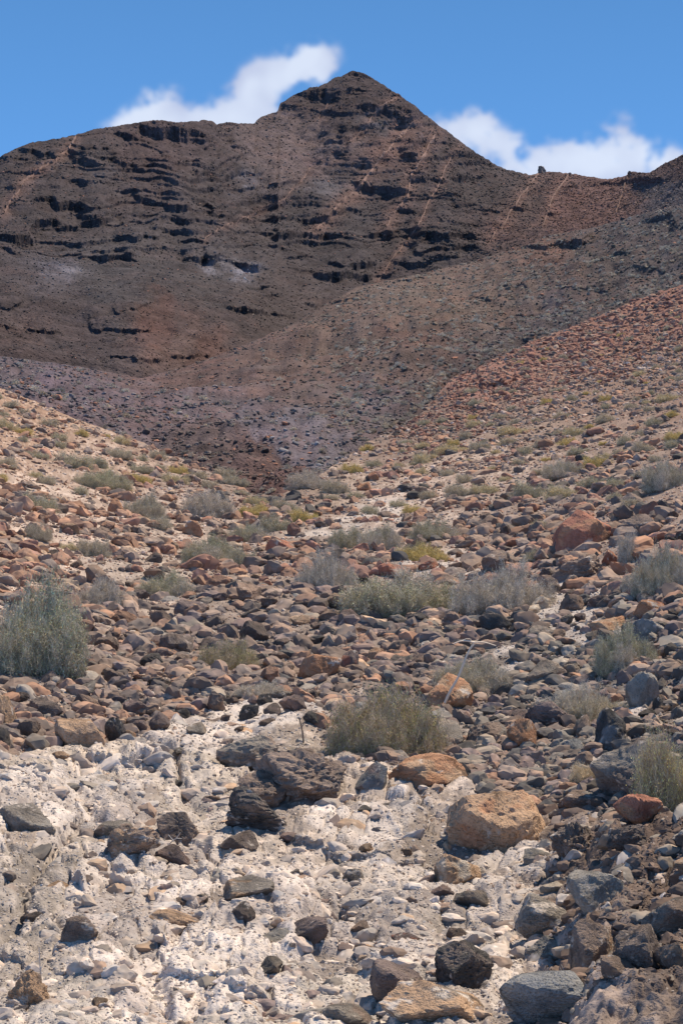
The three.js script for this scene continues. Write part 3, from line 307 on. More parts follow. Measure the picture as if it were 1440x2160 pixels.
/* rocks one can point to: [u, v of its middle, width, height (photo pixels), colours, label, options] */
const HEROES = [
  [1050, 1708, 222, 160, 'TO', 'largest tan boulder with a pitted top and dark underside, on the gully floor', { n: 'boulder', pits: .1, seed: 3, rough: .045, yaw: 0, tilt: -.04, detail: 18, kp: .05, kb: .2, soft: .018, faces: [[.06, .86, .5, .5], [-.5, -.42, .76, .52], [.3, -.35, .88, .66], [.93, .15, .3, .78], [.75, .6, .1, .72], [-.85, .45, .28, .76], [-.2, .9, -.4, .55], [0, -1, 0, .6], [-.9, -.2, -.3, .8], [.1, .2, -1, .7], [.6, .1, .8, .74]] }],
  [955, 1818, 104, 88, 'TC', 'tan rock with a cream top, just below the largest tan boulder', { cuts: 10, pits: .06, kp: .1 }],
  [893, 1640, 168, 74, 'OT', 'long orange slab lying behind the largest tan boulder', { n: 'boulder', flat: .8, cuts: 9, tilt: -.15 }],
  [178, 1550, 92, 104, 'TB', 'leaning brown slab with a smooth orange face at the edge of the pale crust', { n: 'boulder', cuts: 7, tilt: .5, flat: .6, kb: .3 }],
  [243, 1556, 44, 66, 'KD', 'upright dark pitted rock leaning against the leaning brown slab', { pits: .15 }],
  [94, 1478, 68, 62, 'DB', 'dark angular block with a sharp ridge beside a cream stone', { cuts: 6, tilt: .4 }],
  [8, 1505, 54, 86, 'TB', 'rusty pitted boulder beside rounded grey stones below the largest shrub', { pits: .08 }],
  [677, 1402, 94, 70, 'OT', 'orange boulder with flat faces in the middle of the brown rubble', { n: 'boulder', cuts: 7, seed: 21, flatTop: 1 }],
  [740, 1396, 40, 56, 'PR', 'dark maroon block touching the orange boulder in the rubble', { cuts: 7 }],
  [945, 1448, 108, 84, 'OT', 'smooth terracotta boulder behind the long dead branch', { n: 'boulder', cuts: 6, soft: .06 }],
  [335, 1527, 56, 42, 'PD', 'purple brown block on the edge of the white crust', { cuts: 6 }],
  [375, 1722, 106, 92, 'BD', 'rough brown boulder sunk in the white crust', { n: 'boulder', pits: .1, cuts: 10 }],
  [535, 1718, 138, 84, 'KD', 'dark flaky slate block split into thin layers', { n: 'boulder', layers: 7, cuts: 8, tilt: -.35, detail: 18 }],
  [500, 1766, 74, 60, 'DB', 'dark slab leaning below the flaky slate block', { flat: .5, cuts: 6, tilt: -.5 }],
  [649, 1986, 106, 66, 'PD', 'dark wedge of rock with sharp edges on the bright white crust', { cuts: 6, seed: 8, tilt: .25 }],
  [513, 1962, 50, 48, 'DK', 'small dark rock standing on the crust next to a pale slab', { cuts: 7 }],
  [165, 1988, 82, 66, 'BG', 'brown angular rock perched above a shadowed hollow in the crust', { cuts: 7 }],
  [980, 2046, 124, 114, 'KD', 'charcoal boulder full of holes at the foot of the white crust', { n: 'boulder', pits: .2, cuts: 10, detail: 18 }],
  [836, 2086, 140, 86, 'PB', 'rounded purple brown boulder beside the charcoal boulder', { n: 'boulder', cuts: 12, soft: .07, pits: .04, tilt: -.3 }],
  [920, 2132, 236, 88, 'TG', 'wide pale tan slab splashed with white crust', { n: 'boulder', flat: .8, cuts: 9, kp: .28 }],
  [722, 2142, 130, 56, 'GB', 'low grey rock beside the rounded purple brown boulder', { flat: .7, soft: .06 }],
  [1145, 1932, 122, 96, 'GA', 'grey rounded boulder with cream crust across its face', { n: 'boulder', cuts: 12, soft: .06, kp: .3 }],
  [1162, 1990, 92, 62, 'AG', 'pale grey block with a white splash below the crust-covered boulder', { cuts: 7, kp: .25 }],
  [1256, 1945, 116, 106, 'AG', 'tilted grey boulder with a flat pale top above a dark hollow', { n: 'boulder', cuts: 7, flatTop: 1, kp: .12, tilt: .3 }],
  [1168, 2125, 196, 110, 'SA', 'smooth blue grey boulder with thin white scratches', { n: 'boulder', cuts: 8, seed: 14, soft: .04, kp: .03 }],
  [1252, 2052, 104, 112, 'BT', 'rough brown boulder wedged against the dark soil bank', { n: 'boulder', pits: .08, kp: .12 }],
  [1422, 1998, 110, 96, 'GB', 'grey brown boulder sticking out of the dark soil bank', { n: 'boulder', cuts: 9 }],
  [1422, 2112, 80, 66, 'BT', 'brown rounded rock at the base of the dark soil bank', {}],
  [1350, 1612, 186, 170, 'DG', 'large dark grey boulder behind the yellow green shrub', { n: 'boulder', cuts: 8, seed: 5, kp: .1, detail: 14 }],
  [1106, 1546, 64, 64, 'OT', 'orange brown rock between grey stones', { cuts: 9 }],
  [1024, 1540, 94, 58, 'BG', 'brown rock with cream patches next to the orange brown rock', { kp: .2 }],
  [1170, 1502, 104, 62, 'PK', 'dark purple rock full of holes under the grey shrub', { pits: .16 }],
  [1232, 1522, 42, 58, 'BG', 'small brown rock squeezed between dark boulders', {}],
  [1294, 1535, 78, 96, 'KS', 'tall blue black boulder with rough glassy face', { n: 'boulder', pits: .12 }],
  [1200, 1556, 104, 36, 'AG', 'flat pale grey slab in front of dark boulders', { flat: .8 }],
  [1350, 1448, 70, 82, 'AG', 'grey boulder with white spots beside the grey shrub', { n: 'boulder', kp: .06 }],
  [1396, 1462, 42, 42, 'KT', 'small dark rock with a tan underside beside the grey boulder', {}],
  [1345, 2108, 124, 104, 'DB', 'dark brown boulder in the shadowed corner of the soil bank', { n: 'boulder', pits: .1, rough: .1 }], [1292, 2150, 80, 54, 'BT', 'low brown rock between the blue grey boulder and the soil bank', {}], [1320, 1870, 90, 60, 'DB', 'rough dark clod jutting from the soil bank', { rough: .16, pits: .14 }], [1215, 1800, 104, 90, 'DB', 'crumbly dark brown clump of soil and stones beside the red boulder', { rough: .18, pits: .18 }],
  [1348, 1764, 108, 74, 'RO', 'red boulder with thin cracks under the yellow green shrub', { n: 'boulder', cuts: 8, crack: .05 }],
  [1234, 1121, 126, 96, 'RO', 'big red boulder on the stony slope', { n: 'boulder', seed: 31, detail: 14, pits: .04, rough: .05, yaw: 0, tilt: .05, soft: .015, faces: [[-.2, .75, .62, .62], [.5, .85, .1, .6], [-.6, -.1, .78, .7], [.62, -.05, .78, .66], [-.9, .3, .1, .72], [.95, .1, -.1, .78], [0, -1, 0, .6], [0, .6, -.8, .7], [-.6, .75, -.1, .66]] }],
  [1346, 1106, 84, 52, 'BP', 'low brown boulder beside the big red boulder', { n: 'boulder', soft: .06 }],
  [1060, 1176, 98, 66, 'BG', 'grey brown boulder with a deep crack across its face', { n: 'boulder', crack: .3, cuts: 8 }],
  [1228, 1190, 116, 62, 'BP', 'lumpy brown boulder in front of the big red boulder', { n: 'boulder', pits: .12, rough: .12 }],
  [1285, 1172, 34, 42, 'RO', 'small upright red block beside the lumpy brown boulder', { cuts: 6 }],
  [1376, 1275, 70, 52, 'OR', 'rusty leaning rock under the grey shrub', { cuts: 7, tilt: -.4 }],
  [1282, 1312, 84, 42, 'TO', 'flat tan slab tilted at the edge of the white sandy patch', { flat: .6, tilt: .3 }],
  [1146, 1280, 42, 42, 'CT', 'cream coloured rock at the edge of the white sandy patch', {}],
  [1112, 1302, 62, 30, 'CT', 'cream slab lying beside the cream rock', { flat: .7 }],
  [1165, 1247, 40, 42, 'BO', 'brown pointed rock above the cream rock', { cuts: 6 }],
  [1206, 1242, 42, 34, 'BO', 'brown wedge next to the brown pointed rock', {}],
  [1290, 1242, 38, 28, 'DB', 'dark brown stone alone on the white sandy patch', { cuts: 6 }],
  [1372, 1334, 70, 58, 'SA', 'grey boulder with a white corner and black hollow beside it', { n: 'boulder', kp: .15 }],
  [650, 1632, 200, 130, 'BD', 'wide lumpy brown outcrop set in the pale crust', { n: 'boulder', rough: .16, pits: .16, cuts: 14, detail: 18, kp: .05 }],
  [560, 1660, 110, 90, 'BD', 'rough brown lump joined to the wide brown outcrop', { n: 'boulder', rough: .15, pits: .14, kp: .05 }],
  [528, 1592, 134, 74, 'GB', 'grey brown rough boulder above the wide brown outcrop', { n: 'boulder', rough: .12, pits: .1 }],
  [790, 1648, 62, 70, 'SP', 'grey pointed slab beside the orange slab', { cuts: 6, tilt: -.6, flat: .5 }],
  [580, 1290, 34, 20, 'CT', 'bright cream stone among the dark rubble', { kb: .1 }],
  [526, 1503, 46, 42, 'KD', 'largest of three dark round stones on the white crust', { pits: .06 }], [577, 1512, 38, 30, 'DP', 'dark brown round stone on the white crust', {}], [556, 1486, 36, 28, 'KD', 'small black round stone behind two others on the white crust', {}],
  [880, 1318, 56, 32, 'KD', 'black rounded rock at the end of the rubble beside the pale shrub', { pits: .08 }], [840, 1316, 66, 34, 'KG', 'long charcoal rock next to the black rounded rock', { flat: .8 }],
  [790, 1378, 36, 42, 'TO', 'tan rock standing in the brown rubble', {}], [394, 1270, 78, 46, 'PT', 'brown boulder at the upper edge of the rubble', { n: 'boulder' }],
  [50, 1740, 130, 76, 'GA', 'flat grey slab sunk in the white crust', { flat: .6, kp: .1 }], [228, 1748, 84, 52, 'GB', 'grey tan pointed slab in the white crust', { flat: .7, cuts: 6 }],
  [268, 1795, 116, 66, 'BT', 'brown rock crusted with cream lumps', { kp: .3, rough: .14 }], [372, 1962, 116, 40, 'TB', 'low tan rock embedded in the white crust', { flat: .8 }],
  [125, 1630, 40, 22, 'TO', 'small rounded tan stone under the crust ledge', { soft: .08 }], [272, 1566, 30, 34, 'TO', 'flat tan plate standing upright on the white crust', { cuts: 5 }],
  [405, 1112, 46, 36, 'OT', 'orange rock on the shrubby slope', { cuts: 6 }], [590, 1150, 62, 44, 'RB', 'rust red boulder between the shrubs in the gully', { n: 'boulder', cuts: 7 }], [245, 1072, 36, 42, 'OB', 'tall rusty rock in a cluster on the slope', { cuts: 7 }],
  [770, 1022, 32, 22, 'OR', 'orange stone on the slope above the white patch', {}], [788, 1002, 24, 28, 'OR', 'upright orange stone next to another orange stone', {}], [855, 1030, 36, 26, 'KD', 'black rock on the pale stony slope', {}],
  [830, 1196, 76, 38, 'RB', 'red brown lumpy boulder behind the pale shrub', { n: 'boulder', pits: .08 }], [945, 1214, 56, 38, 'BO', 'brown rock lying next to the dead grey shrub', {}], [905, 1190, 44, 22, 'RB', 'flat red brown rock below the yellow shrub', {}],
  [115, 1870, 60, 30, 'TB', 'brown flat stone on the grey gravel', { flat: .7 }], [48, 1895, 46, 22, 'RB', 'small reddish slab on the grey gravel', { flat: .6 }], [1130, 1795, 60, 40, 'AG', 'grey triangular slab on the crust above the cream stone', { flat: .5, kp: .1 }],
  [1168, 1872, 52, 26, 'CC', 'cream oval stone above the crust-covered boulder', { soft: .08 }], [1225, 1690, 100, 50, 'BA', 'broad flat grey brown slab with white rim', { flat: .6, kp: .12 }], [520, 1915, 110, 44, 'GT', 'triangular grey tan slab in the white crust', { flat: .45, cuts: 6, kp: .1 }],
  [590, 1995, 90, 40, 'AC', 'pale flat slab next to the dark wedge of rock', { flat: .45, kp: .1 }], [745, 1850, 46, 40, 'GA', 'grey rock with a white top on the crust', { kp: .3 }], [850, 1990, 60, 24, 'PR', 'thin maroon stone lying on the crust', { flat: .6 }],
  [60, 2075, 100, 90, 'TB', 'brown and cream rough rock above a dark hollow', { rough: .14, kp: .25 }], [1330, 1330, 36, 26, 'DB', 'dark stone beneath the round green shrub', {}], [1210, 1560, 60, 40, 'SG', 'blue grey rock behind the flat grey slab', {}],
];
function place(land, u, v, w, h, mesh, sink = 0.22) { const b = land.at(u, v + h * 0.42), r = depthOf(b); mesh.position.set(b.x, b.y + h * r / F0 * (0.5 - sink * 0.6), b.z - w * r / F0 * 0.25); return r; }
HEROES.forEach(([u, v, w, h, cc, label, o], i) => {
  const seed = o.seed ?? 100 + i, flat = o.flat ?? 0.85, big = w > 80;
  const g = stain(rockShape(seed, { detail: o.detail ?? (big ? 13 : 8), cuts: o.cuts ?? 11, rough: o.rough ?? 0.07, pits: o.pits ?? 0.03, soft: o.soft ?? 0.025, layers: o.layers, crack: o.crack, flatTop: o.flatTop, faces: o.faces }), seed, RGB[cc[0]], RGB[cc[1]], PALE, o.kb ?? 0.32, o.kp ?? 0.1);
  g.computeBoundingBox(); const m = tag(new THREE.Mesh(g, heroMat), label, o.n ?? 'rock'); m.name = numbered(o.n ?? 'rock');
  const r = place(ground, u, v, w, h, m, flat < 0.85 ? 0.55 : 0.36), q = r / F0, rs = rng(seed);
  m.rotation.set((rs() - 0.5) * 0.4, o.yaw ?? rs() * 6.28, o.tilt ?? (rs() - 0.5) * 0.3, 'ZXY');
  const sz = new THREE.Vector3(); g.boundingBox.getSize(sz); m.scale.set(w * q / sz.x, h * q * 1.12 / sz.y, w * q * 0.9 / sz.z); if (o.yaw === undefined) m.rotation.y = rs() < 0.5 ? 0.15 : 3.2; m.scale.multiplyScalar(1.0);
  scene.add(m); taken.push([u, v, w * 0.5, h * 0.5]);
});

/* where bushes stand is kept free of large rocks */
const BUSHES = [
  [62, 1325, 230, 200, 'G', 'largest grey green shrub with pale dead twigs on one side'], [815, 1515, 245, 195, 'O', 'olive brown leafy shrub in front of the terracotta boulder'], [480, 1388, 132, 84, 'O', 'small olive shrub inside the brown rubble field'],
  [850, 1256, 245, 112, 'G', 'long low grey green shrub at the upper edge of the rubble'], [690, 1195, 125, 118, 'D', 'brittle grey shrub joined to the long low shrub'], [1062, 1245, 195, 132, 'D', 'dead grey shrub of bare twigs below the cracked boulder'], [1026, 1256, 56, 36, 'Y', 'small golden shrub growing inside the dead grey shrub'],
  [1320, 1366, 134, 118, 'G', 'round grey green shrub below the white sandy patch'], [1228, 1462, 195, 112, 'M', 'wide grey brown shrub above the dark purple rock'], [1000, 1402, 170, 112, 'M', 'sparse shrub crossed by the long dead branch'],
  [1405, 1190, 120, 130, 'M', 'tall grey shrub beside the rusty leaning rock'], [1412, 1650, 150, 195, 'S', 'yellow green succulent shrub hanging over the red boulder'], [350, 1217, 114, 68, 'G', 'round grey green shrub on the slope above the rubble'], [205, 1242, 96, 60, 'D', 'dry pale grey shrub next to the largest shrub'],
  [445, 1158, 114, 66, 'G', 'dome shaped grey shrub on the slope'], [512, 1178, 64, 44, 'G', 'smaller shrub touching the dome shaped grey shrub'], [580, 1102, 64, 40, 'G', 'compact shrub above the rust red boulder'], [525, 1112, 78, 44, 'G', 'grey green shrub below the yellow patch'],
  [540, 1072, 84, 32, 'Y', 'low yellow shrub in the gully'], [636, 1078, 62, 32, 'Y', 'pale yellow green shrub next to the low yellow shrub'], [435, 1060, 104, 60, 'D', 'silvery dead shrub at the gully edge'], [300, 1060, 84, 62, 'M', 'grey shrub above the shrubby slope'],
  [340, 1105, 42, 32, 'M', 'tiny grey shrub next to an orange rock'], [195, 1152, 64, 48, 'M', 'faded shrub among rusty rocks'], [78, 1056, 74, 46, 'G', 'shrub standing over pale stony ground'], [80, 1116, 52, 38, 'M', 'thin shrub on the pale slope'],
  [215, 1000, 120, 54, 'G', 'broad grey green shrub on the upper slope'], [284, 1011, 58, 24, 'Y', 'golden low shrub beside the broad upper shrub'], [150, 962, 84, 46, 'G', 'shrub on the slope behind the broad upper shrub'], [250, 955, 62, 32, 'M', 'small faded shrub close to the slope crest'], [370, 1010, 54, 26, 'L', 'pale tuft near the slope crest'],
  [735, 1126, 80, 54, 'G', 'narrower of two touching grey green shrubs below the white patch'], [802, 1132, 94, 60, 'G', 'wider of two touching grey green shrubs below the white patch'], [915, 1112, 98, 52, 'G', 'low grey shrub behind the large yellow shrub'], [886, 1158, 106, 50, 'Y', 'large yellow shrub above the red brown boulders'],
  [1112, 1040, 68, 46, 'G', 'grey ball shaped shrub alone on the stony slope'], [1186, 1042, 74, 36, 'L', 'dry yellowish tuft on the stony slope'], [1190, 986, 90, 50, 'M', 'grey shrub high on the stony slope'], [1262, 974, 64, 32, 'Y', 'yellow tuft high on the stony slope'], [1405, 1002, 90, 72, 'M', 'large dark grey shrub on the upper stony slope'],
  [885, 970, 50, 30, 'L', 'pale tuft near the slope corner'], [960, 948, 84, 26, 'L', 'long pale dry tuft across the slope'], [1092, 906, 84, 22, 'L', 'long yellowish grass patch on the slope'], [1200, 928, 50, 22, 'Y', 'small yellow shrub between brown stones'], [1412, 832, 64, 24, 'L', 'yellowish shrub far up the slope'], [1422, 912, 44, 24, 'Y', 'little yellow shrub far up the slope'],
  [650, 1014, 84, 40, 'D', 'grey dead shrub in the bottom of the gully'], [495, 1012, 46, 24, 'M', 'dusty shrub at the end of the gully'], [1322, 1150, 40, 70, 'D', 'bare silvery shrub behind the small red block'], [1240, 1640, 80, 44, 'T', 'dry straw coloured tuft behind the largest tan boulder'], [548, 1462, 120, 46, 'D', 'flattened dead grey shrub behind three dark stones'], [470, 972, 50, 26, 'M', 'dusty green shrub where the dark slope begins'], [600, 1062, 50, 30, 'M', 'grey shrub between two yellow shrubs'], [1145, 1105, 46, 26, 'L', 'dry yellow tuft beside the big red boulder'], [1340, 1240, 60, 40, 'D', 'dead twigs under the tall grey shrub'],
];
BUSHES.forEach(([u, v, w, h]) => taken.push([u, v + h * 0.1, w * 0.42, h * 0.42]));

/* the ordinary rocks: 24 shapes, colours by place */
const SHAPES = Array.from({ length: 24 }, (_, i) => stain(rockShape(300 + i, { detail: 7, cuts: 7 + (i % 8), rough: 0.08, pits: i % 3 === 0 ? 0.1 : 0.02, soft: i % 4 === 0 ? 0.06 : 0.02, size: [1, 0.62 + 0.3 * ((i * 37) % 10) / 10, 0.85] }), i, [.78, .78, .78], [1.08, 1.0, .94], [1.7, 1.75, 1.8], 0.5, i % 5 === 0 ? 0.12 : 0.02));
const lift = (c, f) => c.map((x) => x * f), KINDS = { brown: RGB.B, rusty: [.30, .185, .13], 'dark brown': RGB.D, charcoal: RGB.K, grey: RGB.G, tan: [.36, .26, .185], reddish: [.285, .165, .125], purplish: RGB.P };
const mats = {}; for (const k in KINDS) mats[k] = [0.95, 1.15, 1.35].map((f) => rockMat(new THREE.Color().setRGB(...KINDS[k].map((c) => c * f)), 0.02));
const edgeLine = along([[-300, 1630], [0, 1612], [230, 1592], [330, 1540], [420, 1520], [520, 1498], [640, 1500], [700, 1590], [900, 1640], [1100, 1680], [1250, 1720], [1440, 1760], [1800, 1800]]), edge = (u) => edgeLine(u) + 34 * noise(u / 60, 2.5, 1) + 16 * noise(u / 17, 7.5, 1);
function zoneOf(u, v) {
  if (v > edge(u)) return u > 1000 ? ['beside the dark soil bank', { grey: 4, brown: 4, 'dark brown': 3, tan: 1, charcoal: 2 }] : ['lying loose on the pale crusted floor', { brown: 4, grey: 4, tan: 3, 'dark brown': 2, purplish: 2 }];
  if (v > 1225 + 0.06 * Math.abs(u - 600)) return u > 940 ? ['among the grey stones near the wide shrub', { grey: 5, charcoal: 3, brown: 3, purplish: 3, 'dark brown': 3, rusty: 1 }] : ['in the dense brown rubble field', { brown: 6, 'dark brown': 5, purplish: 4, rusty: 2, grey: 1.4, tan: .6, charcoal: .5 }];
  return u < 640 ? ['on the shrubby slope across the gully', { brown: 4, rusty: 5, 'dark brown': 2, tan: 1, reddish: 2 }] : ['on the stony slope around the big red boulder', { brown: 5, rusty: 4, reddish: 3, 'dark brown': 3, charcoal: 1 }];
}
const pick = (w, r) => { let t = 0; for (const k in w) t += w[k]; r *= t; for (const k in w) { r -= w[k]; if (r <= 0) return k; } return Object.keys(w)[0]; };
const free = (u, v, a, b, f) => !taken.some(([x, y, p, q]) => Math.abs(u - x) < (a + p) * f && Math.abs(v - y) < (b + q) * f);
let made = 0;
for (let t = 0; t < 9000 && made < 225; t++) {
  const z = rnd(), v = z < 0.64 ? lerp(1240, 1560, rnd()) : z < 0.69 ? lerp(1560, 2140, rnd()) : lerp(1060, 1250, rnd()), u = rnd() * 1480 - 20;
  const [where, w] = zoneOf(u, v), s = (v > edge(u) ? 30 + 44 * rnd() ** 2 : v > 1240 ? 30 + 62 * rnd() ** 2 : 24 + 26 * rnd() ** 2), h = s * (0.55 + 0.35 * rnd());
  if (!free(u, v, s * 0.5, h * 0.5, v > edge(u) ? 1 : 0.8)) continue;
  const kind = pick(w, rnd()), m = new THREE.Mesh(SHAPES[Math.floor(rnd() * SHAPES.length)], mats[kind][Math.floor(rnd() * 3)]);
  m.name = numbered('rock'); const look = `${s > 52 ? 'large ' : s < 34 ? 'small ' : ''}${h / s < 0.64 ? 'flat ' : h / s > 0.8 ? 'blocky ' : 'rounded '}${kind}`; tag(m, `${look} rock ${where}`, 'rock', `${look} rocks ${where}`);
  const r = place(ground, u, v, s, h, m, v > edge(u) ? 0.55 : 0.3), q = r / F0; m.scale.set(s * q * 0.68, h * q * 0.8, s * q * 0.64); m.rotation.set((rnd() - 0.5) * 0.7, rnd() * 6.28, (rnd() - 0.5) * 0.7);
  scene.add(m); taken.push([u, v, s * 0.4, h * 0.4]); made++;
}

/* stones past counting: one object for each of gravel and cobbles */
function strew(name, label, category, land, shapes, mat, list) {
  const root = new THREE.Group(); root.name = name; root.userData = { kind: 'stuff', label, category };
  const buckets = shapes.map(() => []); list.forEach((e) => buckets[Math.floor(rnd() * shapes.length)].push(e));
  const d = new THREE.Object3D(), c = new THREE.Color(), b = new THREE.Vector3();
  buckets.forEach((list, k) => {
    if (!list.length) return; const im = new THREE.InstancedMesh(shapes[k], mat, list.length); im.name = name + '_pieces'; im.castShadow = im.receiveShadow = true; im.userData.kind = 'stuff';
    list.forEach(([u, v, s, col, up = 0.2, flat = 0.75], i) => {
      land.at(u, v, b); const q = depthOf(b) / F0 * s * (mat === looseMat ? 0.68 : 0.55); d.position.set(b.x, b.y + q * up, b.z); d.rotation.set((rnd() - 0.5) * 0.9, rnd() * 6.28, (rnd() - 0.5) * 0.9); d.scale.set(q * (0.8 + 0.5 * rnd()), q * flat * (0.7 + 0.5 * rnd()), q * (0.8 + 0.4 * rnd())); d.updateMatrix(); im.setMatrixAt(i, d.matrix);
      const tone = 0.8 + 0.62 * rnd(), warm = 0.95 + 0.1 * rnd(); im.setColorAt(i, c.setRGB(col[0] * tone * warm, col[1] * tone, col[2] * tone * (2 - warm)));
    }); root.add(im);
  }); scene.add(root); return root;
}
const cobbleShapes = Array.from({ length: 10 }, (_, i) => stain(rockShape(500 + i, { detail: 3, cuts: 6 + (i % 5), rough: 0.13, soft: 0.006, size: [1, .85, .9] }), i, [.85, .85, .85], [1.1, 1.03, .97], [1.6, 1.6, 1.6], .5, i % 4 ? 0 : .1));
const pebbleShapes = Array.from({ length: 8 }, (_, i) => stain(rockShape(700 + i, { detail: 1, cuts: 7, rough: 0.12, soft: 0.01, size: [1, .8, .9] }), i, [.95, .95, .95], [1.05, 1.02, .98], [1, 1, 1], .5, 0));
const looseMat = rockMat(0xffffff, 0.0);
const SOIL = { cal: [.44, .38, .33], mau: [.33, .288, .26], pink: [.42, .335, .285], red: [.235, .126, .095], dk: [.1, .088, .08], gy: [.17, .16, .155] };
const cob = [], peb = [], p3 = new THREE.Vector3();
for (let t = 0; t < 56000; t++) {
  const u = rnd() * 2400 - 480, v = lerp(640, 2180, rnd() ** 0.85); if (v < rimN(u) + 2) continue;
  const red = sstep(560, 660, v) * sstep(840, 760, v + 0.42 * (1400 - u) * -0.0) * sstep(900, 1000, u) * (v < rimN(u) + 150 + 60 * noise(u / 60, v / 60, 3) ? 1 : 0);
  ground.at(u, v, p3); const cr = v > 1480 ? crustAt(p3, u, v) : crustAt(p3, u, v) * 1.4, r = depthOf(p3);
  let s, col;
  if (red > 0.3) { s = 5 + 13 * rnd() ** 2; col = rnd() < 0.62 ? SOIL.red : rnd() < .7 ? KINDS.brown : KINDS.rusty; }
  else if (v > edge(u)) { if (rnd() < (u > 1150 && v > 1700 ? 0.6 : 0.86)) continue; s = 9 + 50 * rnd() ** 2.4; const z = rnd(); col = u > 1150 && v > 1700 ? (z < .7 ? [.15, .112, .092] : z < .85 ? KINDS.grey : SOIL.mau) : z < 0.3 + 0.35 * cr ? SOIL.cal : z < 0.75 ? SOIL.mau : KINDS[pick(zoneOf(u, v)[1], rnd())]; }
  else if (v > 1225) { if ((cr > 0.35 && rnd() < 0.8) || (noise(p3.x * 0.7, p3.y * 0.7, p3.z * 0.5) > 0.12 && rnd() < 0.55)) continue; s = 9 + 44 * rnd() ** 2.3; col = KINDS[pick(zoneOf(u, v)[1], rnd())]; if (s < 20 && rnd() < 0.06) col = SOIL.cal; }
  else { if (cr > 0.35 && rnd() < 0.5) continue; if (noise(p3.x * 0.5, p3.y * 0.5, p3.z * 0.3) > (r > 45 ? 0.25 : 0.02) && rnd() < 0.75) continue; const far = clamp(24 / r, 0.25, 1.2); s = Math.max(4.5, (7 + 42 * rnd() ** 2.8) * far); col = KINDS[pick(zoneOf(u, v)[1], rnd())]; if (s < 13 && rnd() < 0.12) col = SOIL.pink; if (v < 1100 && u > 460 && u < 680 && v < 1060) col = rnd() < .7 ? SOIL.dk : KINDS.rusty; }
  cob.push([u, v, s, col, v > edge(u) ? -0.3 : v > 1225 ? 0.05 : 0.1, v > edge(u) ? 0.75 : 0.9]);
}
for (let t = 0; t < 11000; t++) {   // rubble of the long upper slope
  const u = 820 + rnd() * 900, v = rimN(u) + 2 + rnd() * 230; if (v > 1000) continue; ground.at(u, v, p3); const up = v < rimN(u) + 130 + 60 * noise(u / 60, v / 60, 3) + 40 * noise(u / 14, v / 14, 6); if (noise(p3.x * 0.16, p3.y * 0.16, p3.z * 0.1) > 0.2 && rnd() < 0.6) continue;
  const z = rnd(); cob.push([u, v, 4 + 10 * rnd() ** 2.4, up ? (z < .6 ? SOIL.red : z < .8 ? KINDS.rusty : z < .93 ? KINDS.brown : SOIL.dk) : z < .45 ? KINDS.brown : z < .7 ? KINDS.rusty : z < .85 ? KINDS['dark brown'] : SOIL.pink, 0.12, 0.9]);
}
for (let t = 0; t < 150000; t++) {
  const u = rnd() * 2040 - 300, v = lerp(640, 2190, rnd() ** 0.8); if (v < rimN(u) + 1) continue;
  ground.at(u, v, p3); const cr = crustAt(p3, u, v), r = depthOf(p3); if (v > edge(u) && rnd() < 0.6) continue; let s = 2.6 + 5.5 * rnd() ** 2, col; const z = rnd();
  if (v < rimN(u) + 140 && u > 930) { col = z < .55 ? SOIL.red : z < .9 ? KINDS.brown : SOIL.pink; }
  else if (v > edge(u)) col = u > 1150 && v > 1700 ? (z < .85 ? [.155, .116, .095] : SOIL.mau) : z < 0.4 + 0.4 * cr ? SOIL.cal : z < 0.9 ? SOIL.mau : z < 0.95 ? SOIL.gy : KINDS.brown;
  else if (v > 1225) col = cr > 0.4 ? (z < .8 ? SOIL.cal : KINDS.brown) : z < 0.14 ? SOIL.mau : KINDS[pick(zoneOf(u, v)[1], rnd())];
  else col = cr > 0.4 ? (z < .85 ? SOIL.cal : KINDS.brown) : z < 0.34 ? SOIL.pink : KINDS[pick(zoneOf(u, v)[1], rnd())];
  peb.push([u, v, s, col, 0.1]);
}
strew('loose_stones', 'loose brown and rusty cobbles covering the slopes and gully floor', 'stones', ground, cobbleShapes, looseMat, cob);
strew('gravel', 'fine pale and brown gravel between the rocks', 'gravel', ground, pebbleShapes, looseMat, peb);
const far1 = [], far2 = [];
for (let t = 0; t < 34000; t++) { const u = rnd() * 1560 - 60, lo = rimN(u) + 20, hi = topM(u), v = lerp(hi + 2, lo, rnd()); if (u < 720 && v > 745 && rnd() < 0.45) continue; const z = rnd(), w = [40 * noise(u / 40, v / 20, 1), 30 * noise(u / 40, v / 20, 2)], c = palM(u, v, w), k = z < 0.1 ? 1.5 : z < .6 ? 1.1 : .72; hillside.at(u, v, p3); far1.push([u, v, (2.2 + 5 * rnd() ** 3 + (rnd() < 0.012 ? 6 : 0)) * clamp(170 / depthOf(p3), 0.85, 2), z > .93 ? [.28, .14, .095] : c.map((x) => x * k), 0.2]); }
for (let t = 0; t < 30000; t++) { const u = rnd() * 1560 - 60, v = lerp(ridgeF(u) + 3, topM(u) + 10, rnd()), w = [0, 0], c = palF(u, v, w), z = rnd(), k = z < .1 ? 1.8 : z < .5 ? 1.3 : .75; far2.push([u, v, 1.9 + 3.8 * rnd() ** 3, z > .95 ? [.24, .13, .095] : c.map((x) => x * k * 0.75), 0.15]); }
strew('hillside_stones', 'small dark stones scattered over the far hillside', 'stones', hillside, pebbleShapes, looseMat, far1);
strew('mountain_scree', 'fine scree on the benches of the mountain', 'scree', mountain, pebbleShapes, looseMat, far2);
console.log('stones built', made, cob.length, peb.length);

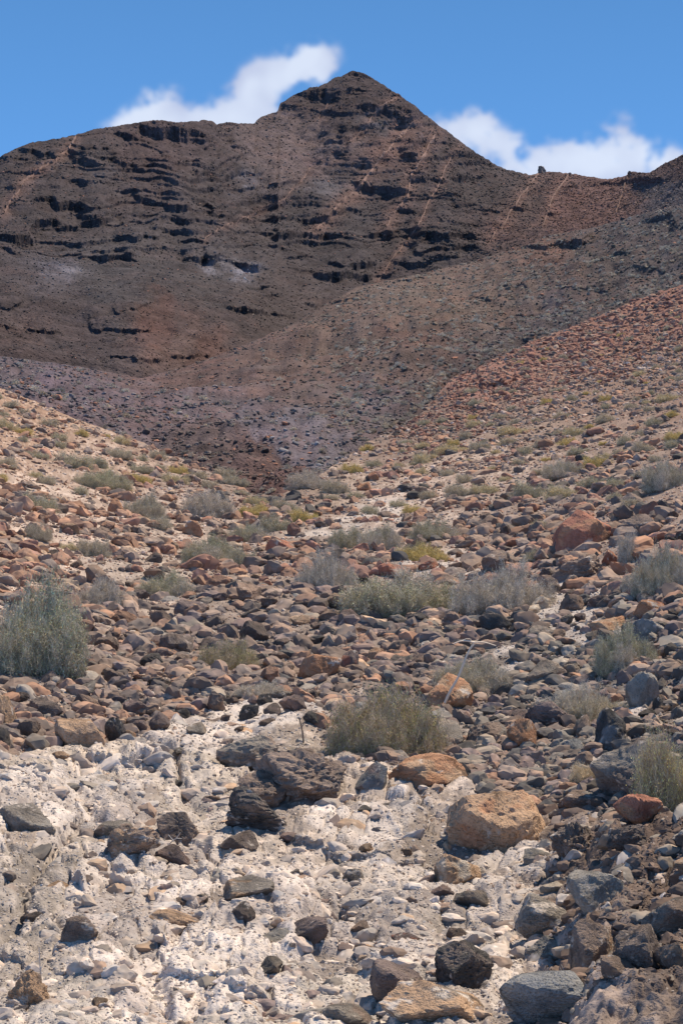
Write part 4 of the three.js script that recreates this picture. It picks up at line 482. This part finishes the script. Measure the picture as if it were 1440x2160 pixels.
/* ---------------- shrubs ---------------- */
function shrub(seed, { stems = 70, twigs = 7, leaf = 3200, droop = 0, w = 0.0075, open = 1, leafSize = 0.03 } = {}) {
  const r = rng(seed), tp = [], ti = [], tc = [], lp = [], li = [], lc = [], A = new THREE.Vector3(), B = new THREE.Vector3(), D = new THREE.Vector3(), S = new THREE.Vector3();
  const seg = (a, b, w0, w1, tone) => { D.subVectors(b, a); S.set(r() - 0.5, r() - 0.5, r() - 0.5).cross(D).normalize(); const n = tp.length / 3; tp.push(a.x - S.x * w0, a.y - S.y * w0, a.z - S.z * w0, a.x + S.x * w0, a.y + S.y * w0, a.z + S.z * w0, b.x + S.x * w1, b.y + S.y * w1, b.z + S.z * w1, b.x - S.x * w1, b.y - S.y * w1, b.z - S.z * w1); ti.push(n, n + 1, n + 2, n, n + 2, n + 3); for (let i = 0; i < 4; i++) tc.push(tone, tone * 0.98, tone * 0.95); };
  const tips = [], lobe = Array.from({ length: 6 }, () => [r() * 6.28, r() * 0.5 + 0.1, 0.75 + 0.4 * r()]);
  for (let i = 0; i < stems; i++) {
    const az = r() * 6.283, el = Math.asin(Math.pow(r(), 0.95) * 0.98 + 0.01); let reach = (0.8 + 0.2 * r()) * (0.86 + 0.5 * noise(Math.cos(az) * Math.cos(el) * 2.6 + seed, Math.sin(el) * 2.6, Math.sin(az) * Math.cos(el) * 2.6)); for (const [a, e, k] of lobe) { const d = Math.cos(az - a) * Math.cos(el) * Math.cos(e * 3) + Math.sin(el) * Math.sin(e * 3); if (d > 0.8) reach *= lerp(1, k, (d - 0.8) / 0.2); }
    let p = new THREE.Vector3(Math.cos(az) * 0.2 * r(), 0, Math.sin(az) * 0.2 * r()); const dir = new THREE.Vector3(Math.cos(az) * Math.cos(el), Math.sin(el), Math.sin(az) * Math.cos(el)), end = dir.clone().multiplyScalar(reach), n = 5;
    for (let k = 1; k <= n; k++) {
      const q = p.clone().lerp(end, 1 / (n - k + 1)).add(new THREE.Vector3(r() - 0.5, r() - 0.5 - droop * k * 0.03, r() - 0.5).multiplyScalar(0.09)); q.y = Math.max(q.y, 0.01); seg(p, q, w * (1.1 - 0.15 * k), w * (0.95 - 0.15 * k), 0.45 + 0.3 * r());
      if (k > 1) for (let t = 0; t < twigs * (k > 3 ? 1.5 : k > 2 ? 0.8 : 0.35); t++) {
        const a = p.clone().lerp(q, r()), L = (0.1 + 0.17 * r()) * open, b = a.clone().add(new THREE.Vector3(r() - 0.5, (r() - 0.4), r() - 0.5).normalize().multiplyScalar(L).addScaledVector(dir, L * 0.12)); b.y = Math.max(b.y, 0.01); const tone = 0.45 + 0.8 * r(); seg(a, b, w * 0.5, w * 0.35, tone);
        for (let s = 0; s < 2; s++) { const c0 = a.clone().lerp(b, 0.4 + 0.5 * r()), c1 = c0.clone().add(new THREE.Vector3(r() - 0.5, r() - 0.4, r() - 0.5).normalize().multiplyScalar(0.09 + 0.05 * r())); seg(c0, c1, w * 0.4, w * 0.25, tone * (0.9 + 0.3 * r())); tips.push(c1); } tips.push(b);
      }
      p = q;
    }
  }
  for (let i = 0; i < leaf; i++) {
    const t = tips[Math.floor(r() * tips.length)], z = leafSize * (0.6 + 0.8 * r()); A.set(r() - 0.5, r() - 0.5, r() - 0.5).normalize().multiplyScalar(z); B.set(r() - 0.5, r() - 0.5, r() - 0.5).normalize().multiplyScalar(z * 0.42); const ox = (r() - 0.5) * 0.05, oy = (r() - 0.5) * 0.05, oz = (r() - 0.5) * 0.05, n = lp.length / 3;
    lp.push(t.x + ox - A.x, t.y + oy - A.y, t.z + oz - A.z, t.x + ox + B.x, t.y + oy + B.y, t.z + oz + B.z, t.x + ox + A.x, t.y + oy + A.y, t.z + oz + A.z, t.x + ox - B.x, t.y + oy - B.y, t.z + oz - B.z); li.push(n, n + 1, n + 2, n, n + 2, n + 3); const clump = noise(t.x * 3 + seed, t.y * 3, t.z * 3), tone = (0.45 + 0.85 * r()) * (1 + 0.3 * clump), warm = 0.94 + 0.12 * r() - 0.16 * clump; for (let k = 0; k < 4; k++) lc.push(tone * warm, tone, tone * (1.9 - warm) * 0.95);
  }
  const mk = (p, i, c) => { const g = new THREE.BufferGeometry(); g.setAttribute('position', new THREE.Float32BufferAttribute(p, 3)); g.setAttribute('color', new THREE.Float32BufferAttribute(c, 3)); g.setIndex(i); g.computeVertexNormals(); return g; };
  return { twigs: mk(tp, ti, tc), leaves: leaf ? mk(lp, li, lc) : null };
}
const plantMat = (r, g, b) => { const m = new THREE.MeshPhysicalMaterial({ color: new THREE.Color().setRGB(r * 1.22, g * 1.2, b * 1.16), vertexColors: true, roughness: 1, side: THREE.DoubleSide }); m.specularIntensity = 0.2; return m; };
const LOOK = {   // twig colour, leaf colour, how it grows
  G: [[.47, .42, .33], [.40, .395, .27], { stems: 80, twigs: 8, leaf: 6000, leafSize: .02 }], D: [[.53, .475, .405], [.46, .42, .345], { stems: 95, twigs: 10, leaf: 1500, leafSize: .016 }], O: [[.47, .385, .29], [.36, .325, .165], { stems: 80, twigs: 8, leaf: 5000, leafSize: .021 }],
  M: [[.50, .44, .35], [.42, .40, .29], { stems: 85, twigs: 9, leaf: 4000, leafSize: .019 }], Y: [[.54, .45, .24], [.58, .46, .16], { stems: 80, twigs: 7, leaf: 5000, leafSize: .024 }], L: [[.56, .49, .34], [.58, .50, .30], { stems: 70, twigs: 7, leaf: 3500, leafSize: .02 }],
  S: [[.46, .37, .26], [.66, .56, .26], { stems: 120, twigs: 10, leaf: 14000, leafSize: .017, droop: .5, w: .006 }], T: [[.62, .52, .36], [.6, .5, .34], { stems: 100, twigs: 7, leaf: 1500, leafSize: .018 }],
};
const FINE = { stems: 130, twigs: 11, leafSize: .02, w: .0055, open: 0.8 };
const stock = {}; Object.entries(LOOK).forEach(([k, [t, l, o]], i) => { stock[k] = { geos: Array.from({ length: k === 'S' || k === 'T' ? 1 : 2 }, (_, j) => shrub(900 + i * 10 + j, o)), fine: 'GOM'.includes(k) ? shrub(990 + i, { ...FINE, leaf: k === 'M' ? 6500 : 12000 }) : k === 'D' ? shrub(990 + i, { ...FINE, leaf: 3000 }) : null, tm: plantMat(...t), lm: plantMat(...l) }; });
function plant(land, u, v, w, h, kind, label, group) {
  const o = new THREE.Group(), s = stock[kind], dry = 0; o.name = numbered(kind === 'L' || kind === 'T' ? 'dry_tuft' : 'shrub'); tag(o, label, kind === 'L' || kind === 'T' ? 'tuft' : 'shrub', group);
  const b = land.at(u, v + h * 0.42), q = depthOf(b) / F0; o.position.set(b.x, b.y - 0.03 * h * q, b.z - 0.2 * w * q); const many = w > 84 && kind !== 'S' ? 0.52 : w > 50 ? 0.58 : 0.6; o.scale.set(w * many * q, h * (w > 118 ? 1.0 : 1.12) * q, w * many * 0.95 * q);
  o.rotation.y = (rnd() - 0.5) * 0.6; const lobes = w > 84 && kind !== 'S' ? [[-0.5, 0.1, 0.62, 0.78], [0.12, -0.2, 0.7, 1.04], [0.56, 0.15, 0.55, 0.7], [-0.05, 0.45, 0.5, 0.6]] : w > 50 ? [[-0.25, 0, 0.8, 1], [0.42, 0.1, 0.62, 0.75]] : [[0, 0, 1, 1]];
  for (const [lx, lz, lw, lh] of lobes) {
    const mine = w > 118 && s.fine ? s.fine : s.geos[Math.floor(rnd() * s.geos.length)], turn = rnd() * 6.28, dead = 'GM'.includes(kind) && lobes.length > 2 && rnd() < 0.3, t = new THREE.Mesh(mine.twigs, dead ? stock.D.tm : s.tm), parts = [t]; t.name = 'twigs'; if (mine.leaves) { const l = new THREE.Mesh(mine.leaves, dead ? stock.D.lm : s.lm); l.name = 'leaves'; parts.push(l); }
    for (const m of parts) { m.position.set(lx, 0, lz); m.rotation.y = turn; m.scale.set(lw, lh * (0.92 + 0.16 * rnd()), lw); o.add(m); }
  } o.children.forEach((m) => { m.castShadow = m.receiveShadow = true; }); scene.add(o); return o;
}
BUSHES.forEach(([u, v, w, h, k, label]) => { const f = v > 1000 && v < 1330 ? 1.12 : 1; plant(ground, u, v, w * f, h * f, k, label); });
// small shrubs higher on the near slopes
const cr = (u, v) => crustAt(ground.at(u, v), u, v) > 0.3;
for (let i = 0, n = 0; i < 2600 && n < 165; i++) {
  const u = rnd() * 1500 - 30, v = lerp(640, 1210, rnd()); if (v < rimN(u) + 8 || (v > 1120 && rnd() < 0.4)) continue; const b = ground.at(u, v), s = 1750 / depthOf(b) * (0.6 + 0.9 * rnd()), w = clamp(s, 12, 78); if (!free(u, v, w * 0.5, w * 0.3, 0.8)) continue;
  if (v < rimN(u) + 130 && u > 950 && rnd() < 0.6) continue;
  const k = 'GMMLGMY'[Math.floor(rnd() * 7)], side = u < 560 ? 'the slope across the gully' : 'the long stony slope', word = { G: 'grey green shrub', M: 'dusty grey shrub', L: 'pale dry tuft', Y: 'yellow shrub' }[k];
  const hr = 0.38 + 0.22 * rnd(), form = `${w > 44 ? 'broad' : w > 30 ? 'medium' : w > 19 ? 'small' : 'tiny'} ${hr > 0.5 ? 'round' : hr > 0.43 ? 'domed' : 'low'} ${word}`, on = v < rimN(u) + 130 && u > 930 ? 'the red upper slope' : cr(u, v) ? 'pale gritty ground' : side; plant(ground, u, v, w, w * hr, k, `${form} dotted on ${on}`, `${form}s on ${on}`); taken.push([u, v, w * 0.4, w * 0.25]); n++;
}
// scrub past counting on the far hillside
{
  const g = [0, 1, 2].map((i) => { const s = shrub(1200 + i, { stems: 26, twigs: 3, leaf: 240, leafSize: 0.09, w: 0.03 }); const m = mergeGeometries([s.twigs, s.leaves]); return m; }), list = [];
  for (let t = 0; t < 5200 && list.length < 1700; t++) { const u = rnd() * 1540 - 50, v = lerp(topM(u) + 3, rimN(u) + 10, rnd()), dens = 0.28 + 0.5 * sstep(560, 800, u) + 0.35 * noise(u / 90, v / 60, 5); if (u < 700 && v > 760 ? rnd() > 0.14 : rnd() > dens) continue; const b = hillside.at(u, v), s = clamp(3000 / depthOf(b), 8, 24) * (0.6 + 0.6 * rnd()); list.push([u, v, s * 0.9, rnd() < 0.6 ? [.44, .40, .36] : [.48, .43, .37], 0, 0.9]); }
  strew('hillside_scrub', 'grey green scrub dotting the far dark hillside', 'scrub', hillside, g, plantMat(1, 1, 1), list);
}
console.log('shrubs built');

/* ---------------- dead branch, twigs ---------------- */
function stickGeo(pts, r0, r1) { const c = new THREE.CatmullRomCurve3(pts), n = 24, g = new THREE.TubeGeometry(c, n, 1, 6), p = g.attributes.position; for (let i = 0; i <= n; i++) { const q = c.getPointAt(i / n), r = lerp(r0, r1, i / n) * (1 + 0.2 * noise(i * 0.9, r0 * 900, 2)); for (let k = 0; k <= 6; k++) { const j = i * 7 + k; p.setXYZ(j, q.x + (p.getX(j) - q.x) * r, q.y + (p.getY(j) - q.y) * r, q.z + (p.getZ(j) - q.z) * r); } } g.computeVertexNormals(); return g; }
const woodMat = new THREE.MeshStandardMaterial({ color: new THREE.Color().setRGB(.74, .6, .46), roughness: 1 }), greyWood = new THREE.MeshStandardMaterial({ color: new THREE.Color().setRGB(.46, .43, .40), roughness: 1 });
function dead(label, name, mat, strokes, foot) {
  const b = ground.at(...foot), r = depthOf(b) - 0.05, o = new THREE.Group(); o.name = numbered(name); tag(o, label, 'branch'); o.position.copy(b);
  strokes.forEach(([pts, w0, w1, dz = 0], i) => { const m = new THREE.Mesh(stickGeo(pts.map(([u, v], k) => sight(u, v, r - dz * k - 0.12 * (i ? 1 : k / pts.length)).sub(b)), w0 * r / F0, w1 * r / F0), mat); m.name = i ? 'twig' : 'stem'; m.castShadow = m.receiveShadow = true; o.add(m); }); scene.add(o);
}
dead('long pale dead branch bending over the sparse shrub', 'dead_branch', woodMat, [[[[938, 1482], [948, 1460], [965, 1430], [978, 1398], [990, 1370], [1001, 1355]], 3.2, 2], [[[1001, 1355], [985, 1352], [972, 1352], [955, 1358]], 2.2, 1.2], [[[1001, 1355], [1015, 1354], [1030, 1357], [1045, 1362]], 1.6, .9], [[[972, 1352], [985, 1347], [993, 1349]], 1, .6]], [938, 1508]);
dead('thin upright dry twig in front of the olive brown shrub', 'dry_twig', new THREE.MeshStandardMaterial({ color: new THREE.Color().setRGB(.2, .16, .13), roughness: 1 }), [[[[640, 1566], [638, 1545], [635, 1530], [630, 1513]], 2, 1.1], [[[636, 1534], [642, 1525], [643, 1519]], 1, .6]], [640, 1567]);
dead('small bleached twig lying by the rough brown boulder', 'dry_twig', greyWood, [[[[352, 1788], [362, 1776], [372, 1768], [381, 1756]], 1.8, 1], [[[366, 1773], [358, 1764], [355, 1760]], 1.1, .6], [[[372, 1768], [384, 1769]], 1, .6]], [352, 1790]);
dead('tangle of bleached twigs below the pale grey block', 'dry_twig', greyWood, [[[[1200, 2075], [1185, 2062], [1170, 2052], [1160, 2050]], 1.3, .7], [[[1205, 2078], [1190, 2050], [1183, 2035]], 1.2, .7], [[[1165, 2070], [1180, 2058], [1200, 2050]], 1.1, .6], [[[1175, 2078], [1185, 2058], [1180, 2040]], 1, .6], [[[1160, 2062], [1190, 2066], [1208, 2062]], 1, .6]], [1190, 2082]);
dead('upright grey dry stalk beside the brown angular rock', 'dry_twig', greyWood, [[[[88, 2080], [86, 2050], [84, 2020], [83, 1998]], 1.8, 1], [[[86, 2045], [92, 2032]], 1, .6]], [88, 2082]);

/* ---------------- dikes and pinnacles on the mountain ---------------- */
DIKES.forEach((line, k) => {
  const pos = [], col = [], idx = [], P = new THREE.Vector3(), total = line.length - 1; let n = 0;
  for (let i = 0; i < total; i++) { const [a, b] = line[i], [c, d] = line[i + 1], L = Math.hypot(c - a, d - b), steps = Math.ceil(L / 2.2); for (let s = 0; s < steps; s++) { const t = s / steps, u = lerp(a, c, t), v = lerp(b, d, t); if (v < ridgeF(u) + 2 || noise(u / 15, v / 15, k + 7.5) < -0.42) { n = 0; continue; } const g = (i + t) / total, w = DIKE_W[k] * (0.3 - 0.12 * g) * (0.55 + 0.9 * Math.abs(noise(u / 9, v / 9, k)) + 0.5 * noise(u / 4, v / 4, k + 5)), hgt = (0.2 + 0.45 * Math.abs(noise(u / 6, v / 6, k + 9))) * Math.min(1, DIKE_W[k] / 8); const off = 1.4 * noise(u / 12, v / 12, k + 3);
    [[-w, -.15], [-w * 0.5, hgt * 0.8], [w * 0.4, hgt], [w, -.15]].forEach(([du, h]) => { mountain.at(u + du + off, v + du * 0.35, P); pos.push(P.x, P.y + h, P.z + h * 0.5); const q = 0.8 + 0.5 * noise(u / 5, v / 5, du + k); col.push(.235 * q, .14 * q, .112 * q); });
    if (n) for (let j = 0; j < 3; j++) { const a0 = pos.length / 3 - 8 + j; idx.push(a0, a0 + 1, a0 + 4, a0 + 1, a0 + 5, a0 + 4); } n++; } }
  const g = new THREE.BufferGeometry(); g.setAttribute('position', new THREE.Float32BufferAttribute(pos, 3)); g.setAttribute('color', new THREE.Float32BufferAttribute(col, 3)); g.setIndex(idx); g.computeVertexNormals();
  const m = new THREE.Mesh(toCreasedNormals(g, 0.5), new THREE.MeshStandardMaterial({ vertexColors: true, roughness: 1, side: THREE.DoubleSide })); m.name = 'dike'; m.castShadow = m.receiveShadow = true; mountain.mesh.add(m);
});
for (const [u, v, w, h, label] of [[1141, 361, 17, 22, 'dark rock pinnacle standing on the saddle of the ridge'], [1201, 366, 7, 9, 'small rock knob on the ridge between two reddish dikes'], [1328, 366, 16, 10, 'blocky rock step on the ridge above a reddish dike']]) {
  const g = stain(rockShape(61 + u, { detail: 6, cuts: 12, rough: .2, pits: .1, flatTop: 1 }), u, RGB.D, [.2, .12, .095], PALE, .5, 0), m = tag(new THREE.Mesh(g, heroMat), label, 'rock'); m.name = numbered('rock_pinnacle'); const b = mountain.at(u, v + 4), q = depthOf(b) / F0; m.position.copy(b).setY(b.y + h * q * 0.35); m.scale.set(w * q * 0.6, h * q * 0.65, w * q * 0.6); scene.add(m);
}

renderer.render(scene, camera);
